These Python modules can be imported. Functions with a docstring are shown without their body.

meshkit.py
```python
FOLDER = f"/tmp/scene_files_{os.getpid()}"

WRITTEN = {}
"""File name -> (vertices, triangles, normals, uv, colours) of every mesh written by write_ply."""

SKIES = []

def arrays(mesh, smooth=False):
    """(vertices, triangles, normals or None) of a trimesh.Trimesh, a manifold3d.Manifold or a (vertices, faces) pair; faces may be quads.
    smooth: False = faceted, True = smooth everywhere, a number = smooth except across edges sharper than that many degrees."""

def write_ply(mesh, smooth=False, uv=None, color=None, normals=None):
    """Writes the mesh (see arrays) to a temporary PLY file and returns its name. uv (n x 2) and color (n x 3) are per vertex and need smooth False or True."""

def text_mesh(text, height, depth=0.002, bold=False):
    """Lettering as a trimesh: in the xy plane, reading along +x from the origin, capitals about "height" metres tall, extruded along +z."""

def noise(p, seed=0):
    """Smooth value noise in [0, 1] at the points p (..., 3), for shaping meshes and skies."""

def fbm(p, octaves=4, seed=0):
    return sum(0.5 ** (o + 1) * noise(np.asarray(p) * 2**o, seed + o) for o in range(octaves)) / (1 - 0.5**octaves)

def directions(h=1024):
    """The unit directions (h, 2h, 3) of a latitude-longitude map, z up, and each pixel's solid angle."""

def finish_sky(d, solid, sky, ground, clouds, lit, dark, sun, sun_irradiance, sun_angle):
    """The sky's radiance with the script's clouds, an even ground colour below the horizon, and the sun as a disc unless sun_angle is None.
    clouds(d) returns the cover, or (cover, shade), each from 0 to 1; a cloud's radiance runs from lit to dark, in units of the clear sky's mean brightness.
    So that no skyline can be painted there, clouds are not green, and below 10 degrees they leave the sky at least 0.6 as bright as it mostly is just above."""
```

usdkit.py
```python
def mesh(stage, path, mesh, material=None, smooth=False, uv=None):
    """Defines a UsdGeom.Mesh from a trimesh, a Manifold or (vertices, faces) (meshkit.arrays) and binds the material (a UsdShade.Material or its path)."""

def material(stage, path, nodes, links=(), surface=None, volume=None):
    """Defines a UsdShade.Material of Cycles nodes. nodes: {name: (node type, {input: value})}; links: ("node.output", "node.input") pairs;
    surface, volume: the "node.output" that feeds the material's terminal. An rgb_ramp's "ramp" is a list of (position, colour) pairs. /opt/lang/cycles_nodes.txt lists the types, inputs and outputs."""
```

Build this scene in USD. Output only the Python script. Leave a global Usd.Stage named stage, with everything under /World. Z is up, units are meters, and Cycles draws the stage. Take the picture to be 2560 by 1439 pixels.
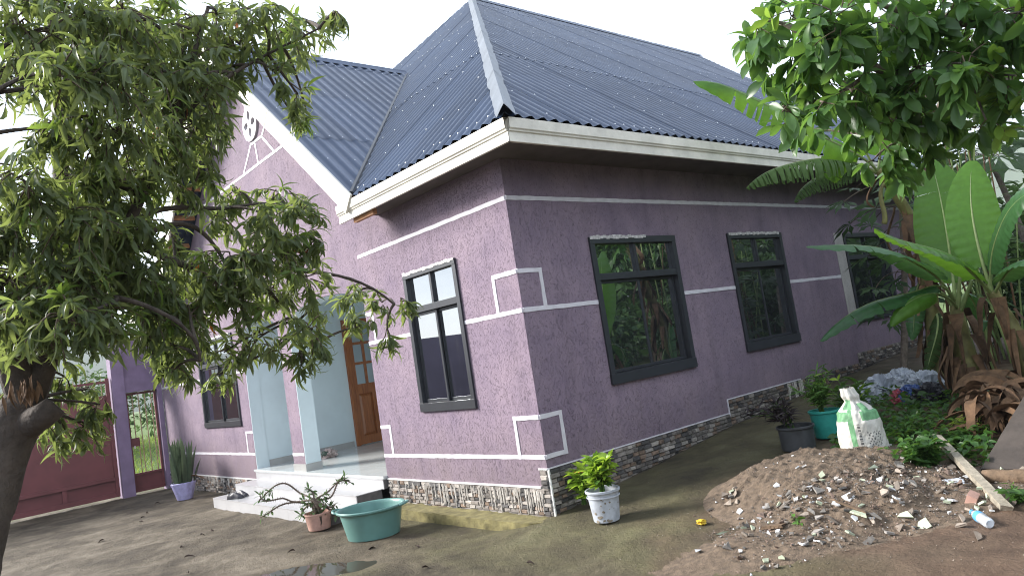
import math, random
import numpy as np, trimesh, usdkit, meshkit
from pxr import Usd, UsdGeom, UsdLux, UsdShade, Gf, Sdf, Vt
from shapely.geometry import Polygon, box as sbox, Point
from shapely import affinity

stage = Usd.Stage.CreateInMemory()
UsdGeom.SetStageUpAxis(stage, UsdGeom.Tokens.z)
UsdGeom.SetStageMetersPerUnit(stage, 1.0)
UsdGeom.Xform.Define(stage, '/World'); UsdGeom.Scope.Define(stage, '/World/Looks')
rng = np.random.default_rng(7); random.seed(7)

# ------------------------------------------------------------------ camera, sky, sun, exposure
CAM = np.array([5.17501, -4.62699, 1.55]); F_PX = 1839.32; YAW, PITCH, ROLL = -0.851099, 0.085941, -0.153339
EXPOSURE = 1.52
SUN_DIR = np.array([-0.70, -0.54, 0.47]); SUN_DIR /= np.linalg.norm(SUN_DIR)
SUN_INT, SUN_ANGLE = 1.05, 20.0
SKY_STRENGTH = 0.10
CLOUD = (4.7, 5.2, 5.95)

_fw = np.array([math.sin(YAW)*math.cos(PITCH), math.cos(YAW)*math.cos(PITCH), math.sin(PITCH)])
_r = np.array([math.cos(YAW), -math.sin(YAW), 0.0]); _u = np.cross(_r, _fw)
_c, _s = math.cos(ROLL), math.sin(ROLL)
RIGHT, UP, FWD = _c*_r + _s*_u, -_s*_r + _c*_u, _fw
cam = UsdGeom.Camera.Define(stage, '/World/camera')
m4 = np.eye(4); m4[0, :3], m4[1, :3], m4[2, :3], m4[3, :3] = RIGHT, UP, -FWD, CAM
cam.AddTransformOp().Set(Gf.Matrix4d(*m4.ravel().tolist()))
cam.CreateHorizontalApertureAttr(36.0); cam.CreateVerticalApertureAttr(36.0*575/1024)
cam.CreateFocalLengthAttr(F_PX/2560*36.0); cam.CreateClippingRangeAttr(Gf.Vec2f(0.05, 6000)); cam.CreateExposureAttr(EXPOSURE)

dome = UsdLux.DomeLight.Define(stage, '/World/sky')
dome.GetPrim().SetCustomDataByKey('kind', 'structure')
sky_m = usdkit.material(stage, '/World/Looks/sky', {
    'tc': ('texture_coordinate', {}),
    'sky': ('sky_texture', {'sky_type': 'single_scattering', 'sun_disc': False, 'sun_elevation': float(math.asin(SUN_DIR[2])), 'sun_rotation': float(math.atan2(SUN_DIR[0], SUN_DIR[1])), 'aerosol_density': 0.8}),
    'map': ('mapping', {'scale': (1.0, 1.0, 2.2)}),
    'n': ('noise_texture', {'scale': 1.8, 'detail': 7, 'roughness': 0.58, 'distortion': 0.4}),
    'r': ('rgb_ramp', {'ramp': [(0.0, (0.62,)*3), (0.40, (0.70,)*3), (0.56, (0.97,)*3), (1.0, (1,)*3)]}),
    'n2': ('noise_texture', {'scale': 3.1, 'detail': 6, 'roughness': 0.55}),
    'cc': ('rgb_ramp', {'ramp': [(0.3, tuple(0.78*c for c in CLOUD)), (0.7, tuple(1.2*c for c in CLOUD))]}),
    'mix': ('mix', {}), 'bg': ('background_shader', {'strength': SKY_STRENGTH})},
    [('tc.generated', 'map.vector'), ('map.vector', 'n.vector'), ('map.vector', 'n2.vector'), ('n.fac', 'r.fac'), ('n2.fac', 'cc.fac'), ('r.color', 'mix.fac'), ('sky.color', 'mix.color1'), ('cc.color', 'mix.color2'), ('mix.color', 'bg.color')],
    surface='bg.background')
UsdShade.MaterialBindingAPI.Apply(dome.GetPrim()).Bind(sky_m)
sun = UsdLux.DistantLight.Define(stage, '/World/sun')
sun.CreateIntensityAttr(SUN_INT); sun.CreateAngleAttr(SUN_ANGLE); sun.CreateNormalizeAttr(True); sun.CreateColorAttr(Gf.Vec3f(1.0, 0.955, 0.90))
_z = SUN_DIR; _x = np.cross([0, 0, 1.0], _z); _x /= np.linalg.norm(_x); _y = np.cross(_z, _x)
m4 = np.eye(4); m4[0, :3], m4[1, :3], m4[2, :3] = _x, _y, _z
sun.AddTransformOp().Set(Gf.Matrix4d(*m4.ravel().tolist()))

# ------------------------------------------------------------------ helpers
def ray(px, py):
    return FWD + RIGHT*((px-1280)/F_PX) - UP*((py-719.5)/F_PX)
def at(px, py, dist):
    """The point of the place that the photograph's pixel shows at this distance in metres."""
    d = ray(px, py); return CAM + d/np.linalg.norm(d)*dist
def on(px, py, axis, val):
    d = ray(px, py); return CAM + d*((val-CAM[axis])/d[axis])
def sstep(a, b, x):
    t = np.clip((np.asarray(x, float)-a)/(b-a), 0, 1); return t*t*(3-2*t)
def ground_h(x, y):
    x = np.asarray(x, float); y = np.asarray(y, float)
    hf = -0.10 + 0.0075*np.clip(x, -16, 0)
    r = 0.12*sstep(-0.9, 0.0, y) + 0.1*np.clip(y, 0, 3) + 0.055*np.clip(y-3, 0, 6) + 0.02*np.clip(y-9, 0, 30)
    h = hf + r*sstep(-0.7, 0.15, x)
    bank = 0.78*sstep(-14.0, -26.0, x)
    return h + bank
def ground_at(px, py, lift=0.0):
    z = 0.0
    for _ in range(60):
        p = on(px, py, 2, z); z = 0.5*z + 0.5*(float(ground_h(p[0], p[1])) + lift)
    return on(px, py, 2, z)
def dist_to(p): return float(np.linalg.norm(np.asarray(p)-CAM))

USED = {}
def numbered(parent, name):
    n = USED.get((parent, name), 0); USED[(parent, name)] = n + 1
    return name if n == 0 else f'{name}_{n:03d}'
def pth(o): return str(o.GetPath()) if o is not None else '/World'
def tag(o, label=None, cat=None, group=None, kind=None):
    for k, v in (('label', label), ('category', cat), ('group', group), ('kind', kind)):
        if v: o.SetCustomDataByKey(k, v)
    return o
def thing(name, label, cat, group=None, loc=(0, 0, 0), rotz=0):
    x = UsdGeom.Xform.Define(stage, '/World/' + numbered('/World', name))
    x.AddTranslateOp().Set(Gf.Vec3d(*map(float, loc)))
    if rotz: x.AddRotateZOp().Set(math.degrees(rotz))
    return tag(x.GetPrim(), label, cat, group)
def obj(name, mesh, mat, parent=None, smooth=30, label=None, kind=None):
    p = pth(parent); m = usdkit.mesh(stage, p + '/' + numbered(p, name), mesh, M[mat], smooth=smooth)
    UsdGeom.Mesh(m).CreateDoubleSidedAttr(True)
    return tag(m.GetPrim(), label, None, None, kind)
def copy_of(root, loc, rotz=0, label=None, scale=1.0, group=None):
    d = root.GetCustomData()
    name = root.GetName().rstrip('0123456789').rstrip('_')
    x = UsdGeom.Xform.Define(stage, '/World/' + numbered('/World', name))
    x.GetPrim().GetReferences().AddInternalReference(root.GetPath()); x.GetPrim().SetInstanceable(True)
    x.ClearXformOpOrder() if False else None
    for op in list(x.GetOrderedXformOps()): pass
    x.SetXformOpOrder([])
    m = np.eye(4); c, s = math.cos(rotz)*scale, math.sin(rotz)*scale
    m[0, :3], m[1, :3], m[2, :3], m[3, :3] = (c, s, 0), (-s, c, 0), (0, 0, scale), loc
    x.AddTransformOp().Set(Gf.Matrix4d(*m.ravel().tolist()))
    return tag(x.GetPrim(), label or d.get('label'), d['category'], group or d.get('group'))

class MB:
    """Collects triangles of one mesh."""
    def __init__(self): self.v, self.f, self.n = [], [], 0
    def add(self, v, f):
        v = np.asarray(v, float); f = np.asarray(f, int)
        if f.shape[1] == 4: f = np.vstack([f[:, [0, 1, 2]], f[:, [0, 2, 3]]])
        self.v.append(v); self.f.append(f + self.n); self.n += len(v); return self
    def tm(self, t): return self.add(t.vertices, t.faces)
    def box(self, x0, x1, y0, y1, z0, z1, T=None):
        v = np.array([[x, y, z] for z in (z0, z1) for y in (y0, y1) for x in (x0, x1)], float)
        f = [[0, 2, 3, 1], [4, 5, 7, 6], [0, 1, 5, 4], [2, 6, 7, 3], [0, 4, 6, 2], [1, 3, 7, 5]]
        if T is not None: v = T(v)
        return self.add(v, f)
    def tube(self, pts, rad, n=8, cap=True, ell=None):
        pts = np.asarray(pts, float); k = len(pts); rad = np.broadcast_to(np.asarray(rad, float), (k,))
        t = np.gradient(pts, axis=0); t /= np.maximum(np.linalg.norm(t, axis=1, keepdims=True), 1e-9)
        ref = np.array([0, 0, 1.0]) if abs(t[0, 2]) < 0.9 else np.array([1.0, 0, 0])
        a = np.cross(t[0], ref); a /= np.linalg.norm(a); V = []
        for i in range(k):
            a = a - t[i]*(a @ t[i]); a /= np.linalg.norm(a); b = np.cross(t[i], a)
            th = np.linspace(0, 2*np.pi, n, endpoint=False)
            V.append(pts[i] + rad[i]*(np.cos(th)[:, None]*a + np.sin(th)[:, None]*b))
        V = np.vstack(V); Fq = []
        for i in range(k-1):
            for j in range(n):
                j2 = (j+1) % n; Fq.append([i*n+j, i*n+j2, (i+1)*n+j2, (i+1)*n+j])
        F = [[q[0], q[1], q[2]] for q in Fq] + [[q[0], q[2], q[3]] for q in Fq]
        if cap:
            V = np.vstack([V, pts[0], pts[-1]])
            for j in range(n):
                j2 = (j+1) % n; F += [[j2, j, k*n], [(k-1)*n+j, (k-1)*n+j2, k*n+1]]
        return self.add(V, F)
    def lathe(self, prof, n=48, c=(0, 0, 0), sx=1.0, sy=1.0, fn=None):
        prof = np.asarray(prof, float); th = np.linspace(0, 2*np.pi, n, endpoint=False)
        V = np.stack([np.outer(prof[:, 0], np.cos(th))*sx, np.outer(prof[:, 0], np.sin(th))*sy, np.repeat(prof[:, 1][:, None], n, 1)], -1).reshape(-1, 3)
        if fn is not None: V = fn(V)
        V = V + np.asarray(c, float); F = []
        for i in range(len(prof)-1):
            for j in range(n):
                j2 = (j+1) % n; F.append([i*n+j, i*n+j2, (i+1)*n+j2, (i+1)*n+j])
        return self.add(V, F)
    @property
    def mesh(self): return trimesh.Trimesh(np.vstack(self.v), np.vstack(self.f), process=False)
    def build(self, name, mat, parent=None, smooth=30, label=None, kind=None): return obj(name, self.mesh, mat, parent, smooth, label, kind)

def spline(pts, n=24):
    pts = np.asarray(pts, float)
    if len(pts) == 2: return np.linspace(pts[0], pts[1], n)
    from scipy.interpolate import CubicSpline
    s = np.r_[0, np.cumsum(np.linalg.norm(np.diff(pts, axis=0), axis=1))]
    return CubicSpline(s, pts)(np.linspace(0, s[-1], n))
def unit(v): v = np.asarray(v, float); return v/np.maximum(np.linalg.norm(v, axis=-1, keepdims=True), 1e-9)
def extrude(poly, t, mapf, mb=None):
    """A shapely polygon in (u, z), given thickness t, mapped to the world by mapf(u, z, w)."""
    mb = mb or MB()
    for g in getattr(poly, 'geoms', [poly]):
        m = trimesh.creation.extrude_polygon(g, t, engine='earcut'); v = m.vertices
        a = np.array([mapf(0, 0, 0), mapf(1, 0, 0), mapf(0, 1, 0), mapf(0, 0, 1)]); flip = np.linalg.det(a[1:]-a[0]) < 0
        mb.add(np.array([mapf(*p) for p in v]), m.faces[:, ::-1] if flip else m.faces)
    return mb
front = lambda u, z, w: (u, w, z)        # front wall: u = x, w goes inwards
side = lambda u, z, w: (-w, u, z)        # side wall: u = y, w goes inwards

# ------------------------------------------------------------------ materials
M = {}
def mat(name, nodes, links, surface='p.BSDF'):
    M[name] = usdkit.material(stage, '/World/Looks/' + name, nodes, links, surface=surface); return name
def simple(name, col, rough=0.6, var=0.12, scale=6.0, bump=0.0, bscale=60, metallic=0.0, spec=0.5, bevel=0.0, detail=5, island=0.0, coords='position'):
    """A colour broken up by two sizes of noise, with a little relief."""
    lo, hi = tuple(max(0, c*(1-var)) for c in col), tuple(min(1, c*(1+var)) for c in col)
    N = {'g': ('geometry', {}), 'n': ('noise_texture', {'scale': scale, 'detail': detail, 'roughness': 0.6}), 'r': ('rgb_ramp', {'ramp': [(0.3, lo), (0.7, hi)]}),
         'p': ('principled_bsdf', {'roughness': rough, 'metallic': metallic, 'specular_ior_level': spec})}
    L = [('g.position', 'n.vector'), ('n.fac', 'r.fac')]
    src = 'r.color'
    if island:
        N['oi'] = ('object_info', {}); N['ad'] = ('math', {'math_type': 'add'}); N['fr'] = ('math', {'math_type': 'fraction'})
        N['mr'] = ('map_range', {'from_min': 0, 'from_max': 1, 'to_min': 1-island, 'to_max': 1+island}); N['hv'] = ('hsv', {'saturation': 1.0})
        L += [('g.random_per_island', 'ad.value1'), ('oi.random', 'ad.value2'), ('ad.value', 'fr.value1'), ('fr.value', 'mr.value'), ('mr.result', 'hv.value'), (src, 'hv.color')]
        src = 'hv.color'
    L.append((src, 'p.base_color'))
    if bump:
        N['bn'] = ('noise_texture', {'scale': bscale, 'detail': 4}); N['b'] = ('bump', {'strength': bump, 'distance': 0.01})
        L += [('g.position', 'bn.vector'), ('bn.fac', 'b.height'), ('b.normal', 'p.normal')]
        if bevel: N['bv'] = ('bevel', {'radius': bevel}); L += [('bv.bevel', 'b.normal')]
    elif bevel:
        N['bv'] = ('bevel', {'radius': bevel}); L += [('bv.bevel', 'p.normal')]
    return mat(name, N, L)

# scratched plaster, purple: coarse trowelled grain with dark gouges, blotches of fading
def plaster(name, lo, hi, gouge):
    mat(name, {'g': ('geometry', {}), 'm': ('mapping', {'scale': (1, 1, 0.6)}),
        'w': ('noise_texture', {'scale': 40, 'detail': 5, 'roughness': 0.62, 'distortion': 2.2}),
        'gr': ('rgb_ramp', {'ramp': [(0.34, (gouge,)*3), (0.46, (1,)*3)]}),
        'bl': ('noise_texture', {'scale': 1.6, 'detail': 5, 'roughness': 0.65}), 'br': ('rgb_ramp', {'ramp': [(0.32, lo), (0.68, hi)]}),
        'mx': ('mix', {'mix_type': 'multiply', 'fac': 1.0}), 'f': ('noise_texture', {'scale': 150, 'detail': 3}),
        'st': ('noise_texture', {'scale': 5, 'detail': 4}), 'sm': ('mapping', {'scale': (1, 1, 0.08)}), 'sr': ('rgb_ramp', {'ramp': [(0.30, (0.80,)*3), (0.48, (1,)*3)]}), 'mx2': ('mix', {'mix_type': 'multiply', 'fac': 0.7}),
        'xyz': ('separate_xyz', {}), 'hz': ('map_range', {'from_min': 0.25, 'from_max': 1.15, 'to_min': 0.75, 'to_max': -0.25}), 'sn': ('noise_texture', {'scale': 3.2, 'detail': 8, 'roughness': 0.72}), 'sa': ('math', {'math_type': 'multiply', 'use_clamp': True}), 'mud': ('mix', {'color2': (0.135, 0.105, 0.095)}),
        'ad': ('math', {'math_type': 'multiply_add', 'value2': 0.25}),
        'b': ('bump', {'strength': 0.9, 'distance': 0.014}), 'p': ('principled_bsdf', {'roughness': 0.82, 'specular_ior_level': 0.3})},
        [('g.position', 'm.vector'), ('m.vector', 'w.vector'), ('w.fac', 'gr.fac'), ('g.position', 'bl.vector'), ('bl.fac', 'br.fac'), ('br.color', 'mx.color1'), ('gr.color', 'mx.color2'),
         ('g.position', 'sm.vector'), ('sm.vector', 'st.vector'), ('st.fac', 'sr.fac'), ('mx.color', 'mx2.color1'), ('sr.color', 'mx2.color2'), ('g.position', 'xyz.vector'), ('xyz.z', 'hz.value'), ('g.position', 'sn.vector'), ('sn.fac', 'sa.value1'), ('hz.result', 'sa.value2'), ('sa.value', 'mud.fac'), ('mx2.color', 'mud.color1'), ('mud.color', 'p.base_color'),
         ('g.position', 'f.vector'), ('f.fac', 'ad.value1'), ('gr.color', 'ad.value3'), ('ad.value', 'b.height'), ('b.normal', 'p.normal')])
plaster('plaster', (0.196, 0.150, 0.206), (0.276, 0.212, 0.262), 0.62)
plaster('plaster_old', (0.36, 0.34, 0.32), (0.50, 0.48, 0.46), 0.75)
simple('pier_paint', (0.20, 0.145, 0.23), 0.7, 0.15, 4, 0.25, 60)
simple('blue_paint', (0.57, 0.66, 0.69), 0.55, 0.05, 2.5, 0.08, 90)
simple('line_paint', (0.60, 0.58, 0.62), 0.6, 0.10, 9, 0.3, 90)
simple('fascia_paint', (0.64, 0.605, 0.53), 0.45, 0.17, 3.5, 0.08, 40, bevel=0.006)
simple('timber', (0.36, 0.17, 0.07), 0.7, 0.35, 12, 0.3, 60)
simple('soffit_dark', (0.10, 0.085, 0.08), 0.9, 0.2, 3)
simple('frame_metal', (0.035, 0.038, 0.045), 0.36, 0.1, 5, metallic=0.3, bevel=0.004)
simple('tape', (0.50, 0.48, 0.47), 0.6, 0.45, 30)
simple('trim_metal', (0.86, 0.86, 0.84), 0.28, 0.05, 8, metallic=0.2)
simple('stone_grey', (0.185, 0.165, 0.15), 0.62, 0.25, 30, 0.3, 120, island=0.45)
simple('stone_dark', (0.070, 0.066, 0.066), 0.6, 0.25, 30, 0.3, 120, island=0.45)
simple('stone_brown', (0.19, 0.135, 0.10), 0.62, 0.25, 30, 0.3, 120, island=0.35)
simple('stone_pale', (0.33, 0.30, 0.27), 0.6, 0.2, 30, 0.3, 120, island=0.25)
simple('grout', (0.16, 0.15, 0.14), 0.8, 0.2, 30)
simple('drip', (0.55, 0.52, 0.48), 0.7, 0.15, 30)
simple('step_tile', (0.40, 0.40, 0.41), 0.22, 0.05, 3)
simple('floor_tile', (0.50, 0.53, 0.53), 0.12, 0.06, 3)
simple('skirting_tile', (0.34, 0.34, 0.33), 0.3, 0.06, 4)
simple('dark_stone_edge', (0.10, 0.095, 0.095), 0.6, 0.25, 14)
simple('rust_red', (0.145, 0.043, 0.045), 0.48, 0.16, 3.0, 0.05, 30, bevel=0.004)
simple('rust_dark', (0.10, 0.028, 0.03), 0.5, 0.16, 6, bevel=0.003)
simple('bar_metal', (0.34, 0.25, 0.15), 0.4, 0.3, 14, metallic=0.35)
simple('boundary_paint', (0.075, 0.055, 0.10), 0.7, 0.12, 2)
simple('basin_plastic', (0.105, 0.225, 0.205), 0.36, 0.12, 5, bevel=0.002)
simple('lilac_pot', (0.40, 0.38, 0.62), 0.5, 0.2, 14)
simple('clay_pot', (0.42, 0.25, 0.20), 0.75, 0.2, 14, 0.2, 60)
simple('white_bucket', (0.38, 0.41, 0.46), 0.45, 0.25, 12)
simple('bucket_stain', (0.20, 0.17, 0.13), 0.8, 0.4, 30)
simple('teal_bucket', (0.03, 0.30, 0.25), 0.4, 0.15, 12)
simple('black_bucket', (0.045, 0.048, 0.052), 0.5, 0.3, 14)
simple('soil_dark', (0.06, 0.043, 0.032), 0.95, 0.3, 30, 0.5, 90)
simple('shoe', (0.022, 0.022, 0.032), 0.5, 0.2, 20)
simple('sack_white', (0.52, 0.51, 0.47), 0.62, 0.16, 14, 0.35, 40)
simple('sack_green', (0.13, 0.30, 0.15), 0.6, 0.2, 24, 0.35, 40)
simple('sack_print', (0.12, 0.12, 0.12), 0.7, 0.3, 40)
simple('bag_plastic', (0.36, 0.39, 0.44), 0.35, 0.16, 10)
simple('bag_blue', (0.05, 0.09, 0.24), 0.4, 0.2, 20)
simple('bag_red', (0.38, 0.07, 0.10), 0.45, 0.2, 20)
simple('bag_black', (0.022, 0.022, 0.028), 0.4, 0.2, 20)
simple('mound_soil', (0.118, 0.086, 0.060), 0.95, 0.45, 24, 1.0, 90, detail=8)
simple('rubble_a', (0.24, 0.20, 0.165), 0.9, 0.25, 25, 0.4, 80, island=0.45)
simple('rubble_b', (0.17, 0.12, 0.095), 0.9, 0.25, 25, 0.4, 80, island=0.4)
simple('rubble_c', (0.20, 0.185, 0.17), 0.9, 0.25, 25, 0.4, 80, island=0.5)
simple('shard_white', (0.66, 0.67, 0.68), 0.4, 0.1, 25)
simple('shard_green', (0.38, 0.42, 0.31), 0.6, 0.2, 25)
simple('old_wood', (0.27, 0.24, 0.19), 0.85, 0.3, 25, 0.5, 60)
simple('brown_wood', (0.125, 0.082, 0.050), 0.85, 0.35, 18, 0.5, 60)
simple('yellow_foil', (0.62, 0.42, 0.03), 0.35, 0.3, 25)
simple('slab', (0.050, 0.040, 0.034), 0.8, 0.3, 5, 0.4, 30)
simple('bark', (0.060, 0.047, 0.038), 0.92, 0.45, 16, 1.0, 45, detail=8)
simple('bark_pale', (0.17, 0.14, 0.115), 0.9, 0.4, 20, 0.8, 60, detail=8)
simple('twig', (0.09, 0.065, 0.045), 0.85, 0.3, 20)
simple('thorn_stem', (0.16, 0.125, 0.10), 0.85, 0.3, 40, 0.4, 120)
simple('screw', (0.80, 0.82, 0.84), 0.3, 0.05, 8, metallic=0.2)
simple('ledge_mossy', (0.155, 0.135, 0.055), 0.92, 0.45, 9, 0.8, 60, detail=8)
simple('ledge_side', (0.10, 0.082, 0.036), 0.95, 0.5, 14, 0.9, 70, detail=8)
simple('flower', (0.70, 0.16, 0.03), 0.6, 0.2, 30)
simple('mop_cloth', (0.42, 0.34, 0.32), 0.9, 0.4, 60)
simple('mop_dark', (0.07, 0.10, 0.08), 0.9, 0.3, 60)
simple('padlock', (0.72, 0.70, 0.66), 0.3, 0.05, 10, metallic=0.6)
simple('hill_green', (0.060, 0.085, 0.050), 1.0, 0.25, 0.02)
simple('dark_room', (0.02, 0.02, 0.02), 1.0, 0.05, 1)
simple('pseudostem', (0.16, 0.15, 0.05), 0.6, 0.4, 9, 0.4, 30)
simple('dry_leaf', (0.125, 0.070, 0.036), 0.85, 0.45, 14, 0.5, 60, island=0.4)
simple('dead_leaf', (0.045, 0.028, 0.02), 0.9, 0.3, 30)
simple('pale_wall', (0.52, 0.50, 0.44), 0.8, 0.15, 1.5)

mat('roof_metal', {'g': ('geometry', {}), 'n': ('noise_texture', {'scale': 0.9, 'detail': 5, 'roughness': 0.6}), 'r': ('rgb_ramp', {'ramp': [(0.3, (0.021, 0.036, 0.072)), (0.7, (0.033, 0.053, 0.100))]}),
    'n2': ('noise_texture', {'scale': 5, 'detail': 6}), 'rr': ('map_range', {'from_min': 0.3, 'from_max': 0.7, 'to_min': 0.26, 'to_max': 0.40}),
    'oi': ('object_info', {}), 'mr': ('map_range', {'to_min': 0.88, 'to_max': 1.12}), 'hv': ('hsv', {}), 'p': ('principled_bsdf', {'metallic': 0.1, 'specular_ior_level': 0.4})},
    [('g.position', 'n.vector'), ('n.fac', 'r.fac'), ('oi.random', 'mr.value'), ('mr.result', 'hv.value'), ('r.color', 'hv.color'), ('hv.color', 'p.base_color'), ('g.position', 'n2.vector'), ('n2.fac', 'rr.value'), ('rr.result', 'p.roughness')])
simple('ridge_metal', (0.105, 0.122, 0.145), 0.42, 0.25, 3.0, metallic=0.25)
# coated reflective window glass; the panes have water streaks
mat('window_glass', {'g': ('geometry', {}), 'm': ('mapping', {'scale': (9, 9, 0.9)}), 'n': ('noise_texture', {'scale': 3.0, 'detail': 4}), 'r': ('rgb_ramp', {'ramp': [(0.60, (0,)*3), (0.75, (0.30,)*3)]}),
    'gl': ('glossy_bsdf', {'color': (0.88, 0.93, 0.96), 'roughness': 0.012}), 'df': ('diffuse_bsdf', {'color': (0.012, 0.013, 0.015)}), 'dd': ('diffuse_bsdf', {'color': (0.10, 0.10, 0.10)}),
    'fr': ('fresnel', {'IOR': 6.0}), 'mx': ('mix_closure', {}), 'mx2': ('mix_closure', {})},
    [('g.position', 'm.vector'), ('m.vector', 'n.vector'), ('n.fac', 'r.fac'), ('r.color', 'mx2.fac'), ('df.BSDF', 'mx2.closure1'), ('dd.BSDF', 'mx2.closure2'), ('fr.fac', 'mx.fac'), ('mx2.closure', 'mx.closure1'), ('gl.BSDF', 'mx.closure2')], surface='mx.closure')
mat('door_wood', {'g': ('geometry', {}), 'm': ('mapping', {'scale': (14, 14, 1.4)}), 'n': ('noise_texture', {'scale': 3.0, 'detail': 6, 'distortion': 0.6}), 'r': ('rgb_ramp', {'ramp': [(0.25, (0.20, 0.055, 0.014)), (0.75, (0.36, 0.125, 0.035))]}), 'p': ('principled_bsdf', {'roughness': 0.3}), 'bv': ('bevel', {'radius': 0.004})},
    [('g.position', 'm.vector'), ('m.vector', 'n.vector'), ('n.fac', 'r.fac'), ('r.color', 'p.base_color'), ('bv.bevel', 'p.normal')])
mat('water', {'p': ('principled_bsdf', {'base_color': (0.045, 0.036, 0.026), 'roughness': 0.03, 'ior': 1.33}), 'g': ('geometry', {}), 'n': ('noise_texture', {'scale': 9, 'detail': 2}), 'b': ('bump', {'strength': 0.05, 'distance': 0.01})},
    [('g.position', 'n.vector'), ('n.fac', 'b.height'), ('b.normal', 'p.normal')])
mat('bottle_plastic', {'p': ('principled_bsdf', {'base_color': (0.75, 0.80, 0.86), 'roughness': 0.15, 'transmission_weight': 0.55, 'ior': 1.3})}, [])
simple('bottle_label', (0.08, 0.30, 0.55), 0.4, 0.15, 20)
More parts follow.
